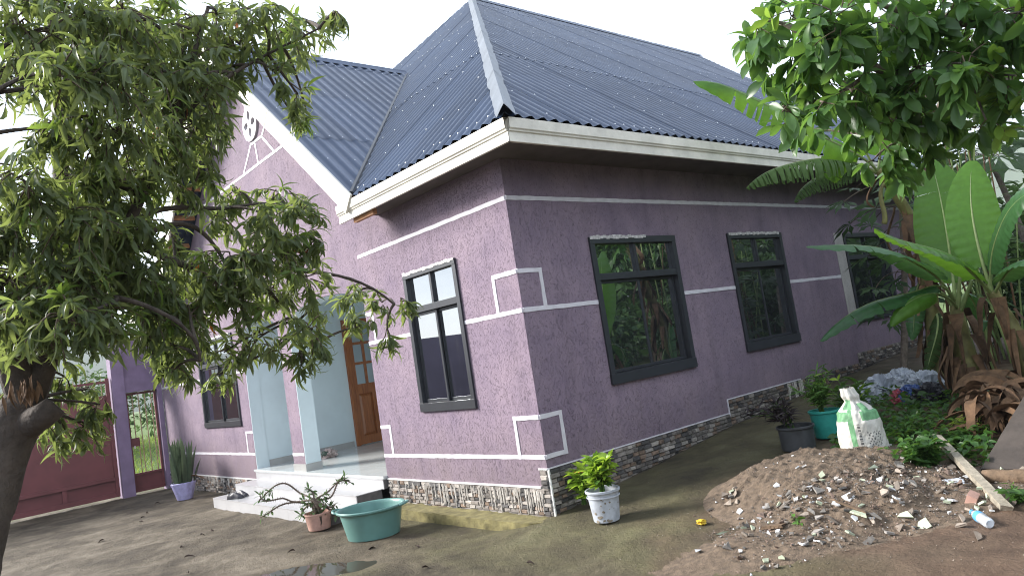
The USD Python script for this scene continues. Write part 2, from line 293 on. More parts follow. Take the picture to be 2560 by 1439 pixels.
# ground: trodden, rain-stained concrete and earth; the vertex map says where moss, bare soil and wet lie
mat('ground', {'g': ('geometry', {}), 'a': ('attribute', {'attribute': 'zone'}), 'sp': ('separate_color', {}),
    'n1': ('noise_texture', {'scale': 1.3, 'detail': 7, 'roughness': 0.62, 'distortion': 0.5}), 'c1': ('rgb_ramp', {'ramp': [(0.32, (0.040, 0.031, 0.021)), (0.5, (0.088, 0.070, 0.046)), (0.68, (0.165, 0.136, 0.096))]}),
    'n2': ('noise_texture', {'scale': 11, 'detail': 8, 'roughness': 0.7}), 'c2': ('rgb_ramp', {'ramp': [(0.3, (0.74,)*3), (0.7, (1.2,)*3)]}), 'm1': ('mix', {'mix_type': 'multiply', 'fac': 1.0}),
    'n3': ('noise_texture', {'scale': 6, 'detail': 8, 'roughness': 0.7}), 'mo': ('rgb_ramp', {'ramp': [(0.3, (0.050, 0.058, 0.016)), (0.7, (0.125, 0.125, 0.040))]}),
    'so': ('rgb_ramp', {'ramp': [(0.3, (0.070, 0.043, 0.029)), (0.7, (0.150, 0.100, 0.068))]}),
    'mm': ('mix', {}), 'ms': ('mix', {}), 'gm': ('mix', {}), 'gg': ('rgb_ramp', {'ramp': [(0.3, (0.05, 0.09, 0.015)), (0.7, (0.14, 0.20, 0.05))]}),
    'mn': ('math', {'math_type': 'multiply_add', 'value2': 1.6, 'value3': -0.45, 'use_clamp': True}), 'mk': ('math', {'math_type': 'multiply', 'use_clamp': True}), 'mk2': ('math', {'math_type': 'multiply', 'value2': 2.2, 'use_clamp': True}),
    'n4': ('noise_texture', {'scale': 38, 'detail': 6, 'roughness': 0.7}), 'hh': ('math', {'math_type': 'multiply_add', 'value2': 2.0}), 'b': ('bump', {'strength': 0.9, 'distance': 0.022}),
    'p': ('principled_bsdf', {'specular_ior_level': 0.35}), 'rr': ('map_range', {'from_min': 0.3, 'from_max': 0.7, 'to_min': 0.88, 'to_max': 0.62})},
    [('g.position', 'n1.vector'), ('g.position', 'n2.vector'), ('g.position', 'n3.vector'), ('g.position', 'n4.vector'), ('n1.fac', 'c1.fac'), ('n2.fac', 'c2.fac'), ('c1.color', 'm1.color1'), ('c2.color', 'm1.color2'),
     ('a.color', 'sp.color'), ('n3.fac', 'mo.fac'), ('n3.fac', 'so.fac'), ('n3.fac', 'gg.fac'), ('n1.fac', 'mn.value1'), ('mn.value', 'mk.value1'), ('sp.r', 'mk2.value1'), ('mk2.value', 'mk.value2'),
     ('mk.value', 'mm.fac'), ('m1.color', 'mm.color1'), ('mo.color', 'mm.color2'), ('sp.g', 'ms.fac'), ('mm.color', 'ms.color1'), ('so.color', 'ms.color2'), ('sp.b', 'gm.fac'), ('ms.color', 'gm.color1'), ('gg.color', 'gm.color2'), ('gm.color', 'p.base_color'),
     ('n3.fac', 'hh.value1'), ('n4.fac', 'hh.value3'), ('hh.value', 'b.height'), ('b.normal', 'p.normal'), ('n1.fac', 'rr.value'), ('rr.result', 'p.roughness')])

def leafmat(name, lo, hi, trans=0.35, tcol=None, rough=0.42, hue=0.02):
    tcol = tcol or tuple(min(1, c*1.6) for c in hi)
    spec_ = 0.15 if name in ('dark_leaf', 'maroon_leaf', 'hedge_leaf') else 0.4
    mat(name, {'g': ('geometry', {}), 'oi': ('object_info', {}), 'ad': ('math', {'math_type': 'add'}), 'fr': ('math', {'math_type': 'fraction'}), 'r': ('rgb_ramp', {'ramp': [(0.0, lo), (0.75, hi), (1.0, tuple(c*1.35 for c in hi))]}),
        'n': ('noise_texture', {'scale': 24, 'detail': 3}), 'nr': ('rgb_ramp', {'ramp': [(0.3, (0.8,)*3), (0.7, (1.15,)*3)]}), 'mu': ('mix', {'mix_type': 'multiply', 'fac': 1.0}),
        'p': ('principled_bsdf', {'roughness': rough, 'specular_ior_level': spec_}), 't': ('translucent_bsdf', {'color': tcol}), 'mx': ('mix_closure', {'fac': trans})},
        [('g.random_per_island', 'ad.value1'), ('oi.random', 'ad.value2'), ('ad.value', 'fr.value1'), ('fr.value', 'r.fac'), ('g.position', 'n.vector'), ('n.fac', 'nr.fac'), ('r.color', 'mu.color1'), ('nr.color', 'mu.color2'), ('mu.color', 'p.base_color'), ('p.BSDF', 'mx.closure1'), ('t.BSDF', 'mx.closure2')], surface='mx.closure')
leafmat('peach_leaf', (0.066, 0.096, 0.046), (0.190, 0.232, 0.110), 0.40, (0.32, 0.40, 0.10))
leafmat('peach_tip', (0.085, 0.15, 0.03), (0.15, 0.25, 0.05), 0.38, (0.26, 0.38, 0.06))
leafmat('peach_orange', (0.45, 0.12, 0.02), (0.60, 0.20, 0.03), 0.4)
leafmat('avocado_leaf', (0.024, 0.062, 0.024), (0.062, 0.128, 0.040), 0.36, (0.20, 0.38, 0.06), rough=0.34)
leafmat('avocado_bright', (0.075, 0.16, 0.025), (0.13, 0.24, 0.04), 0.45, (0.34, 0.52, 0.07), rough=0.36)
leafmat('banana_leaf', (0.055, 0.155, 0.020), (0.095, 0.225, 0.030), 0.40, (0.26, 0.50, 0.04), rough=0.36)
leafmat('banana_dark', (0.025, 0.085, 0.030), (0.045, 0.125, 0.04), 0.25, (0.12, 0.26, 0.05), rough=0.36)
leafmat('banana_rib', (0.20, 0.27, 0.10), (0.26, 0.33, 0.13), 0.2)
leafmat('dark_leaf', (0.018, 0.040, 0.018), (0.040, 0.075, 0.028), 0.22, (0.08, 0.14, 0.03))
leafmat('weed_leaf', (0.030, 0.085, 0.016), (0.075, 0.16, 0.030), 0.3, (0.16, 0.30, 0.04))
leafmat('lime_leaf', (0.16, 0.29, 0.03), (0.28, 0.42, 0.05), 0.4, (0.42, 0.60, 0.06))
leafmat('snake_leaf', (0.055, 0.085, 0.05), (0.10, 0.14, 0.075), 0.1, rough=0.45)
leafmat('thorn_leaf', (0.060, 0.105, 0.045), (0.10, 0.16, 0.065), 0.25)
leafmat('maroon_leaf', (0.030, 0.022, 0.026), (0.055, 0.045, 0.045), 0.15)
leafmat('grass_blade', (0.10, 0.17, 0.025), (0.20, 0.29, 0.05), 0.4, (0.34, 0.46, 0.07))
leafmat('hedge_leaf', (0.035, 0.07, 0.022), (0.075, 0.13, 0.04), 0.3)

# ------------------------------------------------------------------ ground, puddle, hills
def grid_axis(lo, hi, fine_lo, fine_hi, step, grow=1.22):
    a = list(np.arange(fine_lo, fine_hi, step)); s = step
    while a[-1] < hi: s *= grow; a.append(a[-1]+s)
    s = step
    while a[0] > lo: s *= grow; a.insert(0, a[0]-s)
    return np.array(a)
PUDDLE = on(800, 1422, 2, -0.108)
def ground_full(x, y):
    h = ground_h(x, y); p = np.stack([x, y, 0*x], -1)
    near = (np.hypot(x-1, y+1) < 40)
    amp = 0.030*(meshkit.fbm(p*0.9, 4, 3)-0.5) + 0.026*(meshkit.fbm(p*6, 3, 5)-0.5)
    soil = sstep(0.9, 2.0, x)*sstep(-0.9, 0.4, y)
    amp = amp + soil*0.05*(meshkit.fbm(p*4, 4, 9)-0.4)
    dx, dy = x-PUDDLE[0], y-PUDDLE[1]; d = np.hypot((dx*0.64+dy*0.77)*0.62, (dx*0.77-dy*0.64)*1.5)
    pn = meshkit.fbm(p*3.2+5, 4, 13)-0.5
    amp = amp*(0.25+0.75*sstep(0.2, 0.8, d)) - (0.034*(1-sstep(0.05, 0.62, d)))*(1+1.6*pn)
    return h + np.where(near, amp, 0)
gx, gy = grid_axis(-2500, 2500, -7, 5.0, 0.04), grid_axis(-2500, 3500, -4.2, 4, 0.04)
X, Y = np.meshgrid(gx, gy, indexing='ij')
Z = ground_full(X, Y)
V = np.stack([X, Y, Z], -1).reshape(-1, 3); ny = len(gy)
ii, jj = np.meshgrid(np.arange(len(gx)-1), np.arange(ny-1), indexing='ij'); a = (ii*ny+jj).ravel()
FQ = np.stack([a, a+ny, a+ny+1, a+1], 1)
gm = usdkit.mesh(stage, '/World/ground', (V, FQ), M['ground'], smooth=True)
xx, yy = V[:, 0], V[:, 1]; P3 = np.stack([xx, yy, 0*xx], -1)
nz = meshkit.fbm(P3*1.7, 4, 21)
moss = np.zeros_like(xx)
moss = np.maximum(moss, (1-sstep(0.10, 0.55, -0.25-yy))*(yy < 0.2)*sstep(-4.5, -2.6, xx)*(1-sstep(1.2, 1.9, xx)))                       # along the ledge
moss = np.maximum(moss, sstep(0.0, 0.25, xx)*(1-sstep(1.4, 2.4, xx))*sstep(-0.3, 0.3, yy)*(1-sstep(4.5, 7, yy))*0.95)                       # beside the side wall
moss = np.maximum(moss, 0.85*np.exp(-((xx-0.1)/1.0)**2-((yy+0.75)/0.45)**2))
moss = np.maximum(moss, 0.75*np.exp(-((xx-2.4)/1.3)**2-((yy+0.55)/0.30)**2))
moss = np.maximum(moss, 0.55*np.exp(-((xx+0.6)/0.7)**2-((yy+1.75)/0.35)**2))
soil = sstep(0.95, 2.1, xx+1.3*(nz-0.5))*sstep(-0.75, 0.35, yy+1.2*(nz-0.5))
soil = np.maximum(soil, sstep(2.0, 3.8, xx+1.2*(nz-0.5))*sstep(-1.4, -0.3, yy+0.7*(nz-0.5)))
soil = np.maximum(soil, 0.9*sstep(5.5, 8.0, yy)*sstep(0.5, 1.0, xx))
wet = 1-sstep(0.1, 0.8, np.hypot((xx-PUDDLE[0])*0.8, (yy-PUDDLE[1])*1.2)+0.3*(nz-0.5))
grass = np.maximum(sstep(-12.9, -13.6, xx), sstep(24, 40, np.hypot(xx, yy)))
grass = np.maximum(grass, 0.75*sstep(2.0, 3.0, xx)*sstep(3.0, 5.0, yy))
UsdGeom.PrimvarsAPI(gm).CreatePrimvar('zone', Sdf.ValueTypeNames.Color3fArray, 'vertex').Set(Vt.Vec3fArray.FromNumpy(np.stack([moss, soil, grass], -1).astype(np.float32)))
tag(gm.GetPrim(), 'brown trodden yard of earth and worn concrete with mossy patches', None, None, 'structure')

def blob_poly(cx, cy, rx, ry, seed, n=60, rough=0.45):
    th = np.linspace(0, 2*np.pi, n, endpoint=False)
    k = 1 + rough*(meshkit.fbm(np.stack([np.cos(th)*1.6, np.sin(th)*1.6, 0*th+seed], -1), 4, seed)-0.5)*2
    return np.stack([cx+rx*k*np.cos(th), cy+ry*k*np.sin(th)], -1)
mb = MB(); b = blob_poly(PUDDLE[0], PUDDLE[1], 0.62, 0.62, 3, 60, 0.1); zz = float(ground_h(PUDDLE[0], PUDDLE[1])) - 0.013
mb.add(np.vstack([[[PUDDLE[0], PUDDLE[1], zz]], np.c_[b, np.full(len(b), zz)]]), [[0, k+1, (k+1) % len(b)+1] for k in range(len(b))])
tag(mb.build('puddle', 'water', smooth=False), 'shallow puddle of rain water mirroring sky and leaves', None, None, 'structure')

def hill(name, pts, base, width, seed, label):
    """A ridge of hills along a line of (x, y, height)."""
    pts = np.asarray(pts, float); L = spline(pts, 90); d = np.gradient(L[:, :2], axis=0); nrm = unit(np.stack([-d[:, 1], d[:, 0]], -1))
    w = np.linspace(-1, 1, 41); prof = np.cos(w*np.pi/2)**1.3
    V = np.array([[L[i, 0]+nrm[i, 0]*k*width, L[i, 1]+nrm[i, 1]*k*width, base+L[i, 2]*prof[j]] for i in range(90) for j, k in enumerate(w)])
    V[:, 2] += (np.tile(prof, 90) > 0.05)*L[:, 2].mean()*0.35*(meshkit.fbm(V/90.0, 5, seed)-0.5)
    F = [[i*41+j, (i+1)*41+j, (i+1)*41+j+1, i*41+j+1] for i in range(89) for j in range(40)]
    o = obj(name, trimesh.Trimesh(V, np.vstack([np.array(F)[:, [0, 1, 2]], np.array(F)[:, [0, 2, 3]]]), process=False), 'hill_green', smooth=True)
    tag(o, label, None, None, 'structure')
hill('hill', [(-750, -450, 40), (-750, -100, 65), (-725, 250, 95), (-600, 550, 80)], -8, 210, 4, 'hazy blue hills far beyond the gate')
hill('hill', [(-450, 950, 110), (-150, 850, 150), (150, 750, 190), (450, 650, 170)], -8, 250, 9, 'hazy blue hill seen through the leaves at the right')

# ------------------------------------------------------------------ the house
Z0 = 3.589; XE, YE = 0.608, -0.40                      # roof edge: height, side and front overhang
K1, K2 = 0.92, 0.794                                    # pitch of front hip and of side slope
H = 6.3; AX, AY, AZ = XE-H/K2, YE+H/K1, Z0+H            # front end of the ridge
GX, GZ, KG = -6.228, 7.18, 0.888                        # gable: axis, height, pitch
RIDGE_Y = AY+9.3; YB = 10.45                            # rear end of ridge; rear end of the side eave
SIDE_END = 10.2
house = thing('purple_house', 'purple single-storey house with dark blue corrugated roof, gabled porch and white painted lines', 'house')

def win_hole(u0, u1, z0, z1): return sbox(u0, z0, u1, z1)
FW = [(-1.93, -0.93, 1.05, 2.60), (-9.36, -7.52, 1.03, 2.61)]
SW = [(1.065, 2.515, 1.07, 2.60), (3.642, 4.965, 1.11, 2.61), (6.86, 8.40, 1.20, 2.58)]
PX0, PX1, PZ0, PZ1 = -7.08, -2.92, 0.0, 2.62            # porch opening
XW = -11.95
wall = Polygon([(XW, -0.6), (0, -0.6), (0, 3.50), (-2.35, 3.50), (GX, GZ-0.22), (-10.1, 3.50), (XW, 3.50)])
arch = sbox(PX0, -0.7, PX1, 2.42)
for c0, c1 in ((PX0, -5.60), (-5.20, PX1)):             # two low arched heads over the porch bays
    arch = arch.union(affinity.scale(Point((c0+c1)/2, 2.42).buffer(1.0, 32), (c1-c0)/2, 0.26))
pillar_hole = sbox(-5.60, -0.7, -5.20, 2.9)
arch = arch.difference(pillar_hole)
vent = affinity.scale(Point(-5.62, 5.67).buffer(1, 32), 0.25, 0.25)
for q in FW: wall = wall.difference(win_hole(*q))
wall = wall.difference(arch).difference(vent)
wall_right = wall.intersection(sbox(PX1, -1, 0, 3.0)); wall_left = wall.intersection(sbox(XW, -1, PX0, 3.0))
pillar = wall.intersection(sbox(-5.60, -1, -5.20, 2.3)); head = wall.difference(wall_right).difference(wall_left).difference(pillar)
extrude(wall_right, 0.2, front).build('wall', 'plaster', house, False)
extrude(wall_left, 0.2, front).build('wall', 'plaster', house, False)
extrude(pillar, 0.2, front).build('pillar', 'plaster', house, False)
extrude(head, 0.2, front).build('gable_wall', 'plaster', house, False)
sw = sbox(0.2, -0.6, SIDE_END, 3.50)
for q in SW: sw = sw.difference(win_hole(*q))
extrude(sw, 0.2, side).build('wall', 'plaster', house, False)
MB().box(XW, -0.2, SIDE_END-0.2, SIDE_END, -0.6, 3.5).build('wall', 'plaster', house, False)
MB().box(XW, XW+0.2, 0.2, SIDE_END-0.2, -0.6, 3.5).build('wall', 'plaster', house, False)
# ceiling closes the rooms
MB().box(XW+0.2, -0.2, 0.2, SIDE_END-0.2, 3.40, 3.46).build('ceiling', 'soffit_dark', house, False)

def T_front(v): return np.stack([v[:, 0], -v[:, 2], v[:, 1]], -1)      # local (u, z, outwards)
def T_side(v): return np.stack([v[:, 2], v[:, 0], v[:, 1]], -1)
def plate(mb, T, u0, u1, z0, z1, d0, d1): return mb.box(u0, u1, z0, z1, d0, d1, T)

def window(T, q, drop, frame=0.055, sill=0.08, tape=None, pale=False):
    u0, u1, z0, z1 = q; zt = z0 + (z1-z0)*drop; um = (u0+u1)/2; f = frame
    mb = MB(); D0, D1 = -0.06, 0.022
    plate(mb, T, u0-0.01, u0+f, z0+sill, z1-f, D0, D1); plate(mb, T, u1-f, u1+0.01, z0+sill, z1-f, D0, D1)
    plate(mb, T, u0-0.01, u1+0.01, z1-f, z1+0.012, D0, D1+0.003); plate(mb, T, u0-0.015, u1+0.015, z0-0.01, z0+sill, D0, D1+0.006)
    w = mb.build('window', 'frame_metal', house)
    plate(MB(), T, u0+f, u1-f, zt-0.045, zt+0.025, D0, D1-0.006).build('transom', 'frame_metal', w)
    plate(MB(), T, um-0.018, um+0.018, zt+0.025, z1-f, D0, D1-0.02).build('mullion', 'frame_metal', w)
    for k, (a, b) in enumerate(((u0+f, um+0.012), (um-0.012, u1-f))):      # two sliding sashes, one behind the other
        d = -0.018-0.028*k; s = MB(); g = 0.032; zz0, zz1 = z0+sill+0.004, zt-0.049
        plate(s, T, a+0.002, a+g, zz0, zz1, d-0.02, d); plate(s, T, b-g, b-0.002, zz0, zz1, d-0.02, d)
        plate(s, T, a+g, b-g, zz0, zz0+g, d-0.02, d); plate(s, T, a+g, b-g, zz1-g, zz1, d-0.02, d)
        s.build('sash', 'frame_metal', w)
        tilt = 0.0016*(k*2-1)
        plate(MB(), T, a+g-0.003, b-g+0.003, zz0+g-0.003, zz1-g+0.003, d-0.014, d-0.009).build('pane', 'window_glass', w, False)
    for a, b in ((u0+f, um-0.018), (um+0.018, u1-f)):
        plate(MB(), T, a-0.003, b+0.003, zt+0.022, z1-f+0.003, -0.035, -0.03).build('pane', 'window_glass', w, False)
    if tape:
        mb = MB(); r = np.random.default_rng(int(u0*100) % 97)
        for a, b in tape:
            n = max(2, int((b-a)/0.05))
            for k in range(n):
                x0 = a+(b-a)*k/n; x1 = a+(b-a)*(k+1)/n+0.002
                plate(mb, T, x0, x1, z1-0.004-0.014*r.random(), z1+0.017+0.014*r.random()**2, D1+0.004, D1+0.006+0.002*r.random())
        mb.build('protective_tape', 'tape', w)
    return w
window(T_front, FW[0], 0.735, 0.05, 0.085, tape=[(-1.93, -0.93)])
window(T_front, FW[1], 0.72, 0.05, 0.085, tape=[(-9.3, -7.6)])
window(T_side, SW[0], 0.735, 0.06, 0.10, tape=[(1.06, 1.98)])
window(T_side, SW[1], 0.735, 0.055, 0.10, tape=[(3.66, 4.9)])
window(T_side, SW[2], 0.735, 0.055, 0.10)
# unpainted plaster reveal left of the third window
plate(MB(), T_side, 6.56, 6.85, 1.25, 2.60, 0.001, 0.006).build('plaster_patch', 'plaster_old', house, False)

# painted lines: thin raised bands with slightly wavering edges
def band(T, pts, w=0.042, seed=0, nm='painted_line'):
    pts = np.asarray(pts, float); mb = MB(); r = np.random.default_rng(seed); seg = 0
    for a, b in zip(pts[:-1], pts[1:]):
        L = np.linalg.norm(b-a); n = max(2, int(L/0.07)); hh = 0.0035+0.0012*seg+0.0004*(seed % 9); seg += 1; t = np.linspace(0, 1, n+1); d = (b-a)/L; p = np.array([-d[1], d[0]])
        wv = 1+0.14*(r.random(n+1)-0.5)*2; wv2 = 1+0.14*(r.random(n+1)-0.5)*2; ext = w/2/L
        t = -ext + t*(1+2*ext)
        c = a + np.outer(t, b-a)
        lo, hi = c - p*(w/2*wv)[:, None], c + p*(w/2*wv2)[:, None]
        V = np.vstack([np.c_[lo, np.full(n+1, hh)], np.c_[hi, np.full(n+1, hh)], np.c_[lo, np.full(n+1, -0.002)], np.c_[hi, np.full(n+1, -0.002)]]); m = n+1; F = []
        for k in range(n): F += [[k, k+1, m+k+1, m+k], [2*m+k, 2*m+k+1, k+1, k], [m+k, m+k+1, 3*m+k+1, 3*m+k]]
        mb.add(T(V), F)
        T0 = T
    return mb.build(nm, 'line_paint', house, False)
ZU, ZM, ZL = 3.015, 1.926, 0.544
band(T_front, [(-2.9, ZU), (-0.0, ZU)], seed=1); band(T_front, [(-11.9, ZU), (-7.1, ZU)], seed=11)
band(T_side, [(0.0, ZU), (10.1, ZU)], seed=2)
band(T_front, [(-0.90, ZM), (0, ZM)], seed=3); band(T_front, [(-2.90, ZM), (-1.96, ZM)], seed=4)
band(T_front, [(-7.49, ZM), (-7.10, ZM)], seed=5); band(T_front, [(-11.9, ZM), (-9.40, ZM)], seed=6)
band(T_side, [(0, ZM), (1.04, ZM)], seed=7); band(T_side, [(2.55, ZM), (3.61, ZM)], seed=8); band(T_side, [(5.0, ZM), (6.55, ZM)], seed=9)
band(T_front, [(-2.90, ZL), (0, ZL)], seed=10); band(T_front, [(-11.9, ZL), (-7.10, ZL)], seed=12); band(T_front, [(-5.58, ZL), (-5.22, ZL)], seed=13)
band(T_front, [(-5.58, ZM), (-5.22, ZM)], seed=14)
S1 = 0.36                                               # key squares at the corner and by the porch
band(T_front, [(-S1, ZM), (-S1, 2.30), (0, 2.30)], seed=15); band(T_side, [(0, 2.30), (0.30, 2.30), (0.30, ZM)], seed=16)
band(T_front, [(-S1, ZL), (-S1, 0.915), (0, 0.915)], seed=17); band(T_side, [(0, 0.915), (0.27, 0.915), (0.27, ZL), (0, ZL)], seed=18)
band(T_front, [(-2.90, 0.89), (-2.70, 0.89), (-2.70, ZL)], seed=19); band(T_front, [(-7.38, ZL), (-7.38, 0.90), (-7.10, 0.90)], seed=20)
band(T_front, [(-2.75, ZM), (-2.75, 2.28), (-2.90, 2.28)], seed=27)
# gable pattern
band(T_front, [(-8.1, 5.0), (-4.42, 5.0)], seed=21); band(T_front, [(-6.15, 5.0), (-5.72, 5.37), (-5.28, 5.36), (-4.90, 5.0)], seed=22)
band(T_front, [(-5.28, 5.36), (-4.93, 5.62)], seed=23); band(T_front, [(-5.52, 5.0), (-5.56, 5.37)], seed=24); band(T_front, [(-5.85, 5.50), (-5.75, 6.10)], seed=25)
# round vent with four petal openings
vp = Point(-5.62, 5.67).buffer(0.27, 40)
for k in range(4):
    an = k*math.pi/2; ctr = (-5.62+0.135*math.cos(an), 5.67+0.135*math.sin(an))
    vp = vp.difference(affinity.rotate(affinity.scale(Point(*ctr).buffer(1, 16), 0.075, 0.052), math.degrees(an), origin=ctr))
extrude(vp, 0.05, lambda u, z, w: (u, w-0.03, z)).build('round_vent', 'line_paint', house, 25)
MB().box(-5.95, -5.30, 0.12, 0.14, 5.3, 6.0).build('vent_backing', 'dark_room', house)

# ---- porch
porch = MB().box(PX0, -2.9, 0.2, 3.2, -0.4, 0.292).build('porch_floor', 'grout', house, False)
nx, nyt = 9, 7
for i in range(nx):
    for j in range(nyt):
        x0, x1 = PX0+(PX1-PX0)*i/nx, PX0+(PX1-PX0)*(i+1)/nx; y0, y1 = -0.06+3.2*j/nyt, -0.06+3.2*(j+1)/nyt
        MB().box(x0+0.0015, x1-0.0015, y0+0.0015, y1-0.0015, 0.292 if y0 > 0.15 else 0.27, 0.300).build('floor_tile', 'floor_tile', porch, False)
MB().box(PX0-0.12, PX0, 0.2, 3.2, -0.4, 3.39).build('porch_wall', 'blue_paint', house, False)
MB().box(PX0, -2.9, 3.0, 3.2, 0.30, 3.39).build('porch_wall', 'blue_paint', house, False)
MB().box(-2.9, -2.78, 0.2, 3.0, 0.30, 3.39).build('porch_wall', 'blue_paint', house, False)
MB().box(PX0, -2.9, 0.205, 3.0, 3.30, 3.38).build('porch_ceiling', 'blue_paint', house, False)
# painted reveals: side and back of the pillar, jambs, the inside of the arches
MB().box(-5.197, -5.185, 0.002, 0.24, 0.30, 2.40).box(-5.60, -5.197, 0.203, 0.24, 0.30, 2.40).build('pillar_face', 'blue_paint', house, False)
MB().box(PX0, PX0+0.01, 0.0, 0.203, 0.30, 2.42).build('jamb', 'blue_paint', house, False)
MB().box(PX0+0.002, -2.902, 0.203, 0.23, 2.72, 3.29).build('lintel_face', 'blue_paint', house, False)
mb = MB()                                                # soffits of the two arches
for c0, c1 in ((PX0, -5.60), (-5.197, PX1)):
    th = np.linspace(0, np.pi, 25); u = (c0+c1)/2+(c1-c0)/2*np.cos(th); z = 2.42+0.26*np.sin(th)-0.004
    V = np.vstack([np.c_[u, 0*u-0.001, z], np.c_[u, 0*u+0.23, z]]); mb.add(V, [[k, k+1, 25+k+1, 25+k] for k in range(24)])
mb.build('arch_soffit', 'blue_paint', house, 40)
for y0, y1 in ((0.22, 0.80), (0.803, 1.38), (1.383, 1.80)):
    MB().box(PX0, PX0+0.012, y0, y1, 0.3005, 0.405).build('skirting_tile', 'skirting_tile', house, False)
MB().box(-5.607, -5.175, -0.012, -0.0025, 0.3005, 0.405).box(-5.1845, -5.175, -0.0025, 0.25, 0.3005, 0.405).build('skirting_tile', 'skirting_tile', house, False)
# door in the porch's left wall: glazed above, two panels below
DT = lambda v: np.stack([PX0+v[:, 2], v[:, 0], v[:, 1]], -1)
dy0, dy1, dz0, dz1 = 1.84, 2.80, 0.303, 2.60
door = MB()
plate(door, DT, dy0, dy0+0.075, dz0, dz1, 0.0, 0.05); plate(door, DT, dy1-0.075, dy1, dz0, dz1, 0.0, 0.05); plate(door, DT, dy0+0.075, dy1-0.075, dz1-0.07, dz1, 0.0, 0.05)
plate(door, DT, dy0+0.078, dy1-0.078, dz0+0.01, dz0+0.16, 0.0, 0.035); plate(door, DT, dy0+0.078, dy1-0.078, 1.22, 1.40, 0.0, 0.035)
for a, b in ((dy0+0.078, dy0+0.165), (dy1-0.165, dy1-0.078)): plate(door, DT, a, b, dz0+0.16, 1.22, 0, 0.035); plate(door, DT, a, b, 1.40, dz1-0.073, 0, 0.035)
pa, pb = dy0+0.165, dy1-0.165
plate(door, DT, (pa+pb)/2-0.04, (pa+pb)/2+0.04, dz0+0.16, 1.22, 0, 0.035)
for k in (1, 2): u = pa+(pb-pa)*k/3; plate(door, DT, u-0.022, u+0.022, 1.40, dz1-0.073, 0, 0.034)
for zz in (1.78, 2.15): plate(door, DT, pa, pb, zz-0.024, zz+0.024, 0, 0.033)
dr = door.build('door', 'door_wood', house)
for a, b in ((pa, (pa+pb)/2-0.04), ((pa+pb)/2+0.04, pb)):
    m = MB(); e = 0.05
    v = np.array([[a, dz0+0.16, 0.006], [b, dz0+0.16, 0.006], [b, 1.22, 0.006], [a, 1.22, 0.006], [a+e, dz0+0.16+e, 0.026], [b-e, dz0+0.16+e, 0.026], [b-e, 1.22-e, 0.026], [a+e, 1.22-e, 0.026]])
    m.add(DT(v), [[0, 1, 5, 4], [1, 2, 6, 5], [2, 3, 7, 6], [3, 0, 4, 7], [4, 5, 6, 7]]).build('door_panel', 'door_wood', dr, False)
zs = [1.40, 1.756, 1.804, 2.126, 2.174, dz1-0.073]
for k in range(3):
    u0, u1 = pa+(pb-pa)*k/3+(0.022 if k else 0), pa+(pb-pa)*(k+1)/3-(0.022 if k < 2 else 0)
    for z0, z1 in ((zs[0], zs[1]), (zs[2], zs[3]), (zs[4], zs[5])):
        plate(MB(), DT, u0, u1, z0, z1, 0.010, 0.015).build('pane', 'window_glass', dr, False)
plate(MB(), DT, dy1-0.14, dy1-0.11, 1.24, 1.36, 0.035, 0.05).build('handle', 'padlock', dr)

# ---- steps, each clad in tiles
def step(x0, x1, y0, y1, z0, z1, nt, name='step'):
    s = MB().box(x0+0.004, x1-0.004, y0+0.012, y1, z0, z1-0.009).build(name, 'dark_stone_edge', house, False)
    for k in range(nt):
        a, b = x0+(x1-x0)*k/nt, x0+(x1-x0)*(k+1)/nt
        MB().box(a+0.0015, b-0.0015, y0+0.001, y0+0.012, z0, z1-0.010).build('riser_tile', 'step_tile', s, False)
        MB().box(a+0.0015, b-0.0015, y0-0.004, y1-0.001, z1-0.0085, z1).build('tread_tile', 'step_tile', s, False)
step(-6.98, -2.92, -0.07, 0.195, 0.15, 0.268, 7)
step(-6.98, -2.98, -0.42, -0.068, 0.01, 0.15, 7)
step(-7.08, -3.10, -0.75, -0.418, -0.30, 0.01, 7)

# ---- stone plinth: tile strips of little split stones
STONES = []
def plinth(T, u0, u1, zlo, zhi, seed, rows_h=0.042):
    """Adds the stones of a strip whose foot follows zlo(u) and whose top is zhi."""
    r = np.random.default_rng(seed); z = zhi
    row = 0
    while z > min(zlo(u0), zlo(u1)) - 0.02:
        h = rows_h*(0.82+0.36*r.random()); u = u0 + 0.001
        while u < u1-0.02:
            w = 0.06+0.075*r.random(); b = min(u+w, u1); top = z-0.0015; bot = max(z-h, zlo((u+b)/2)-0.03)
            if top-bot > 0.012 and b-u > 0.018:
                d = 0.010+0.014*r.random(); e = min(0.006, (b-u)*0.2, (top-bot)*0.3); j = r.normal(0, 0.0022, (4, 2))
                q = np.array([[u+0.0015, bot+0.0015], [b-0.0015, bot+0.0015], [b-0.0015, top], [u+0.0015, top]])
                c = q.mean(0); q2 = q+(c-q)*np.array([e/(b-u)*2, e/(top-bot)*2])+j
                V = np.vstack([np.c_[q, np.full(4, 0.002)], np.c_[q2, d+r.normal(0, 0.0025, 4)]])
                STONES.append((T(V), (u+b)/2, z, r.choice(4, p=[0.42, 0.24, 0.18, 0.16])))
            u = b
        z -= h; row += 1
SF = [[0, 1, 5, 4], [1, 2, 6, 5], [2, 3, 7, 6], [3, 0, 4, 7], [4, 5, 6, 7]]
zf = lambda u: float(ground_h(u, -0.3)) if u < -7 else -0.012
zs_ = lambda u: float(ground_h(0.2, u))
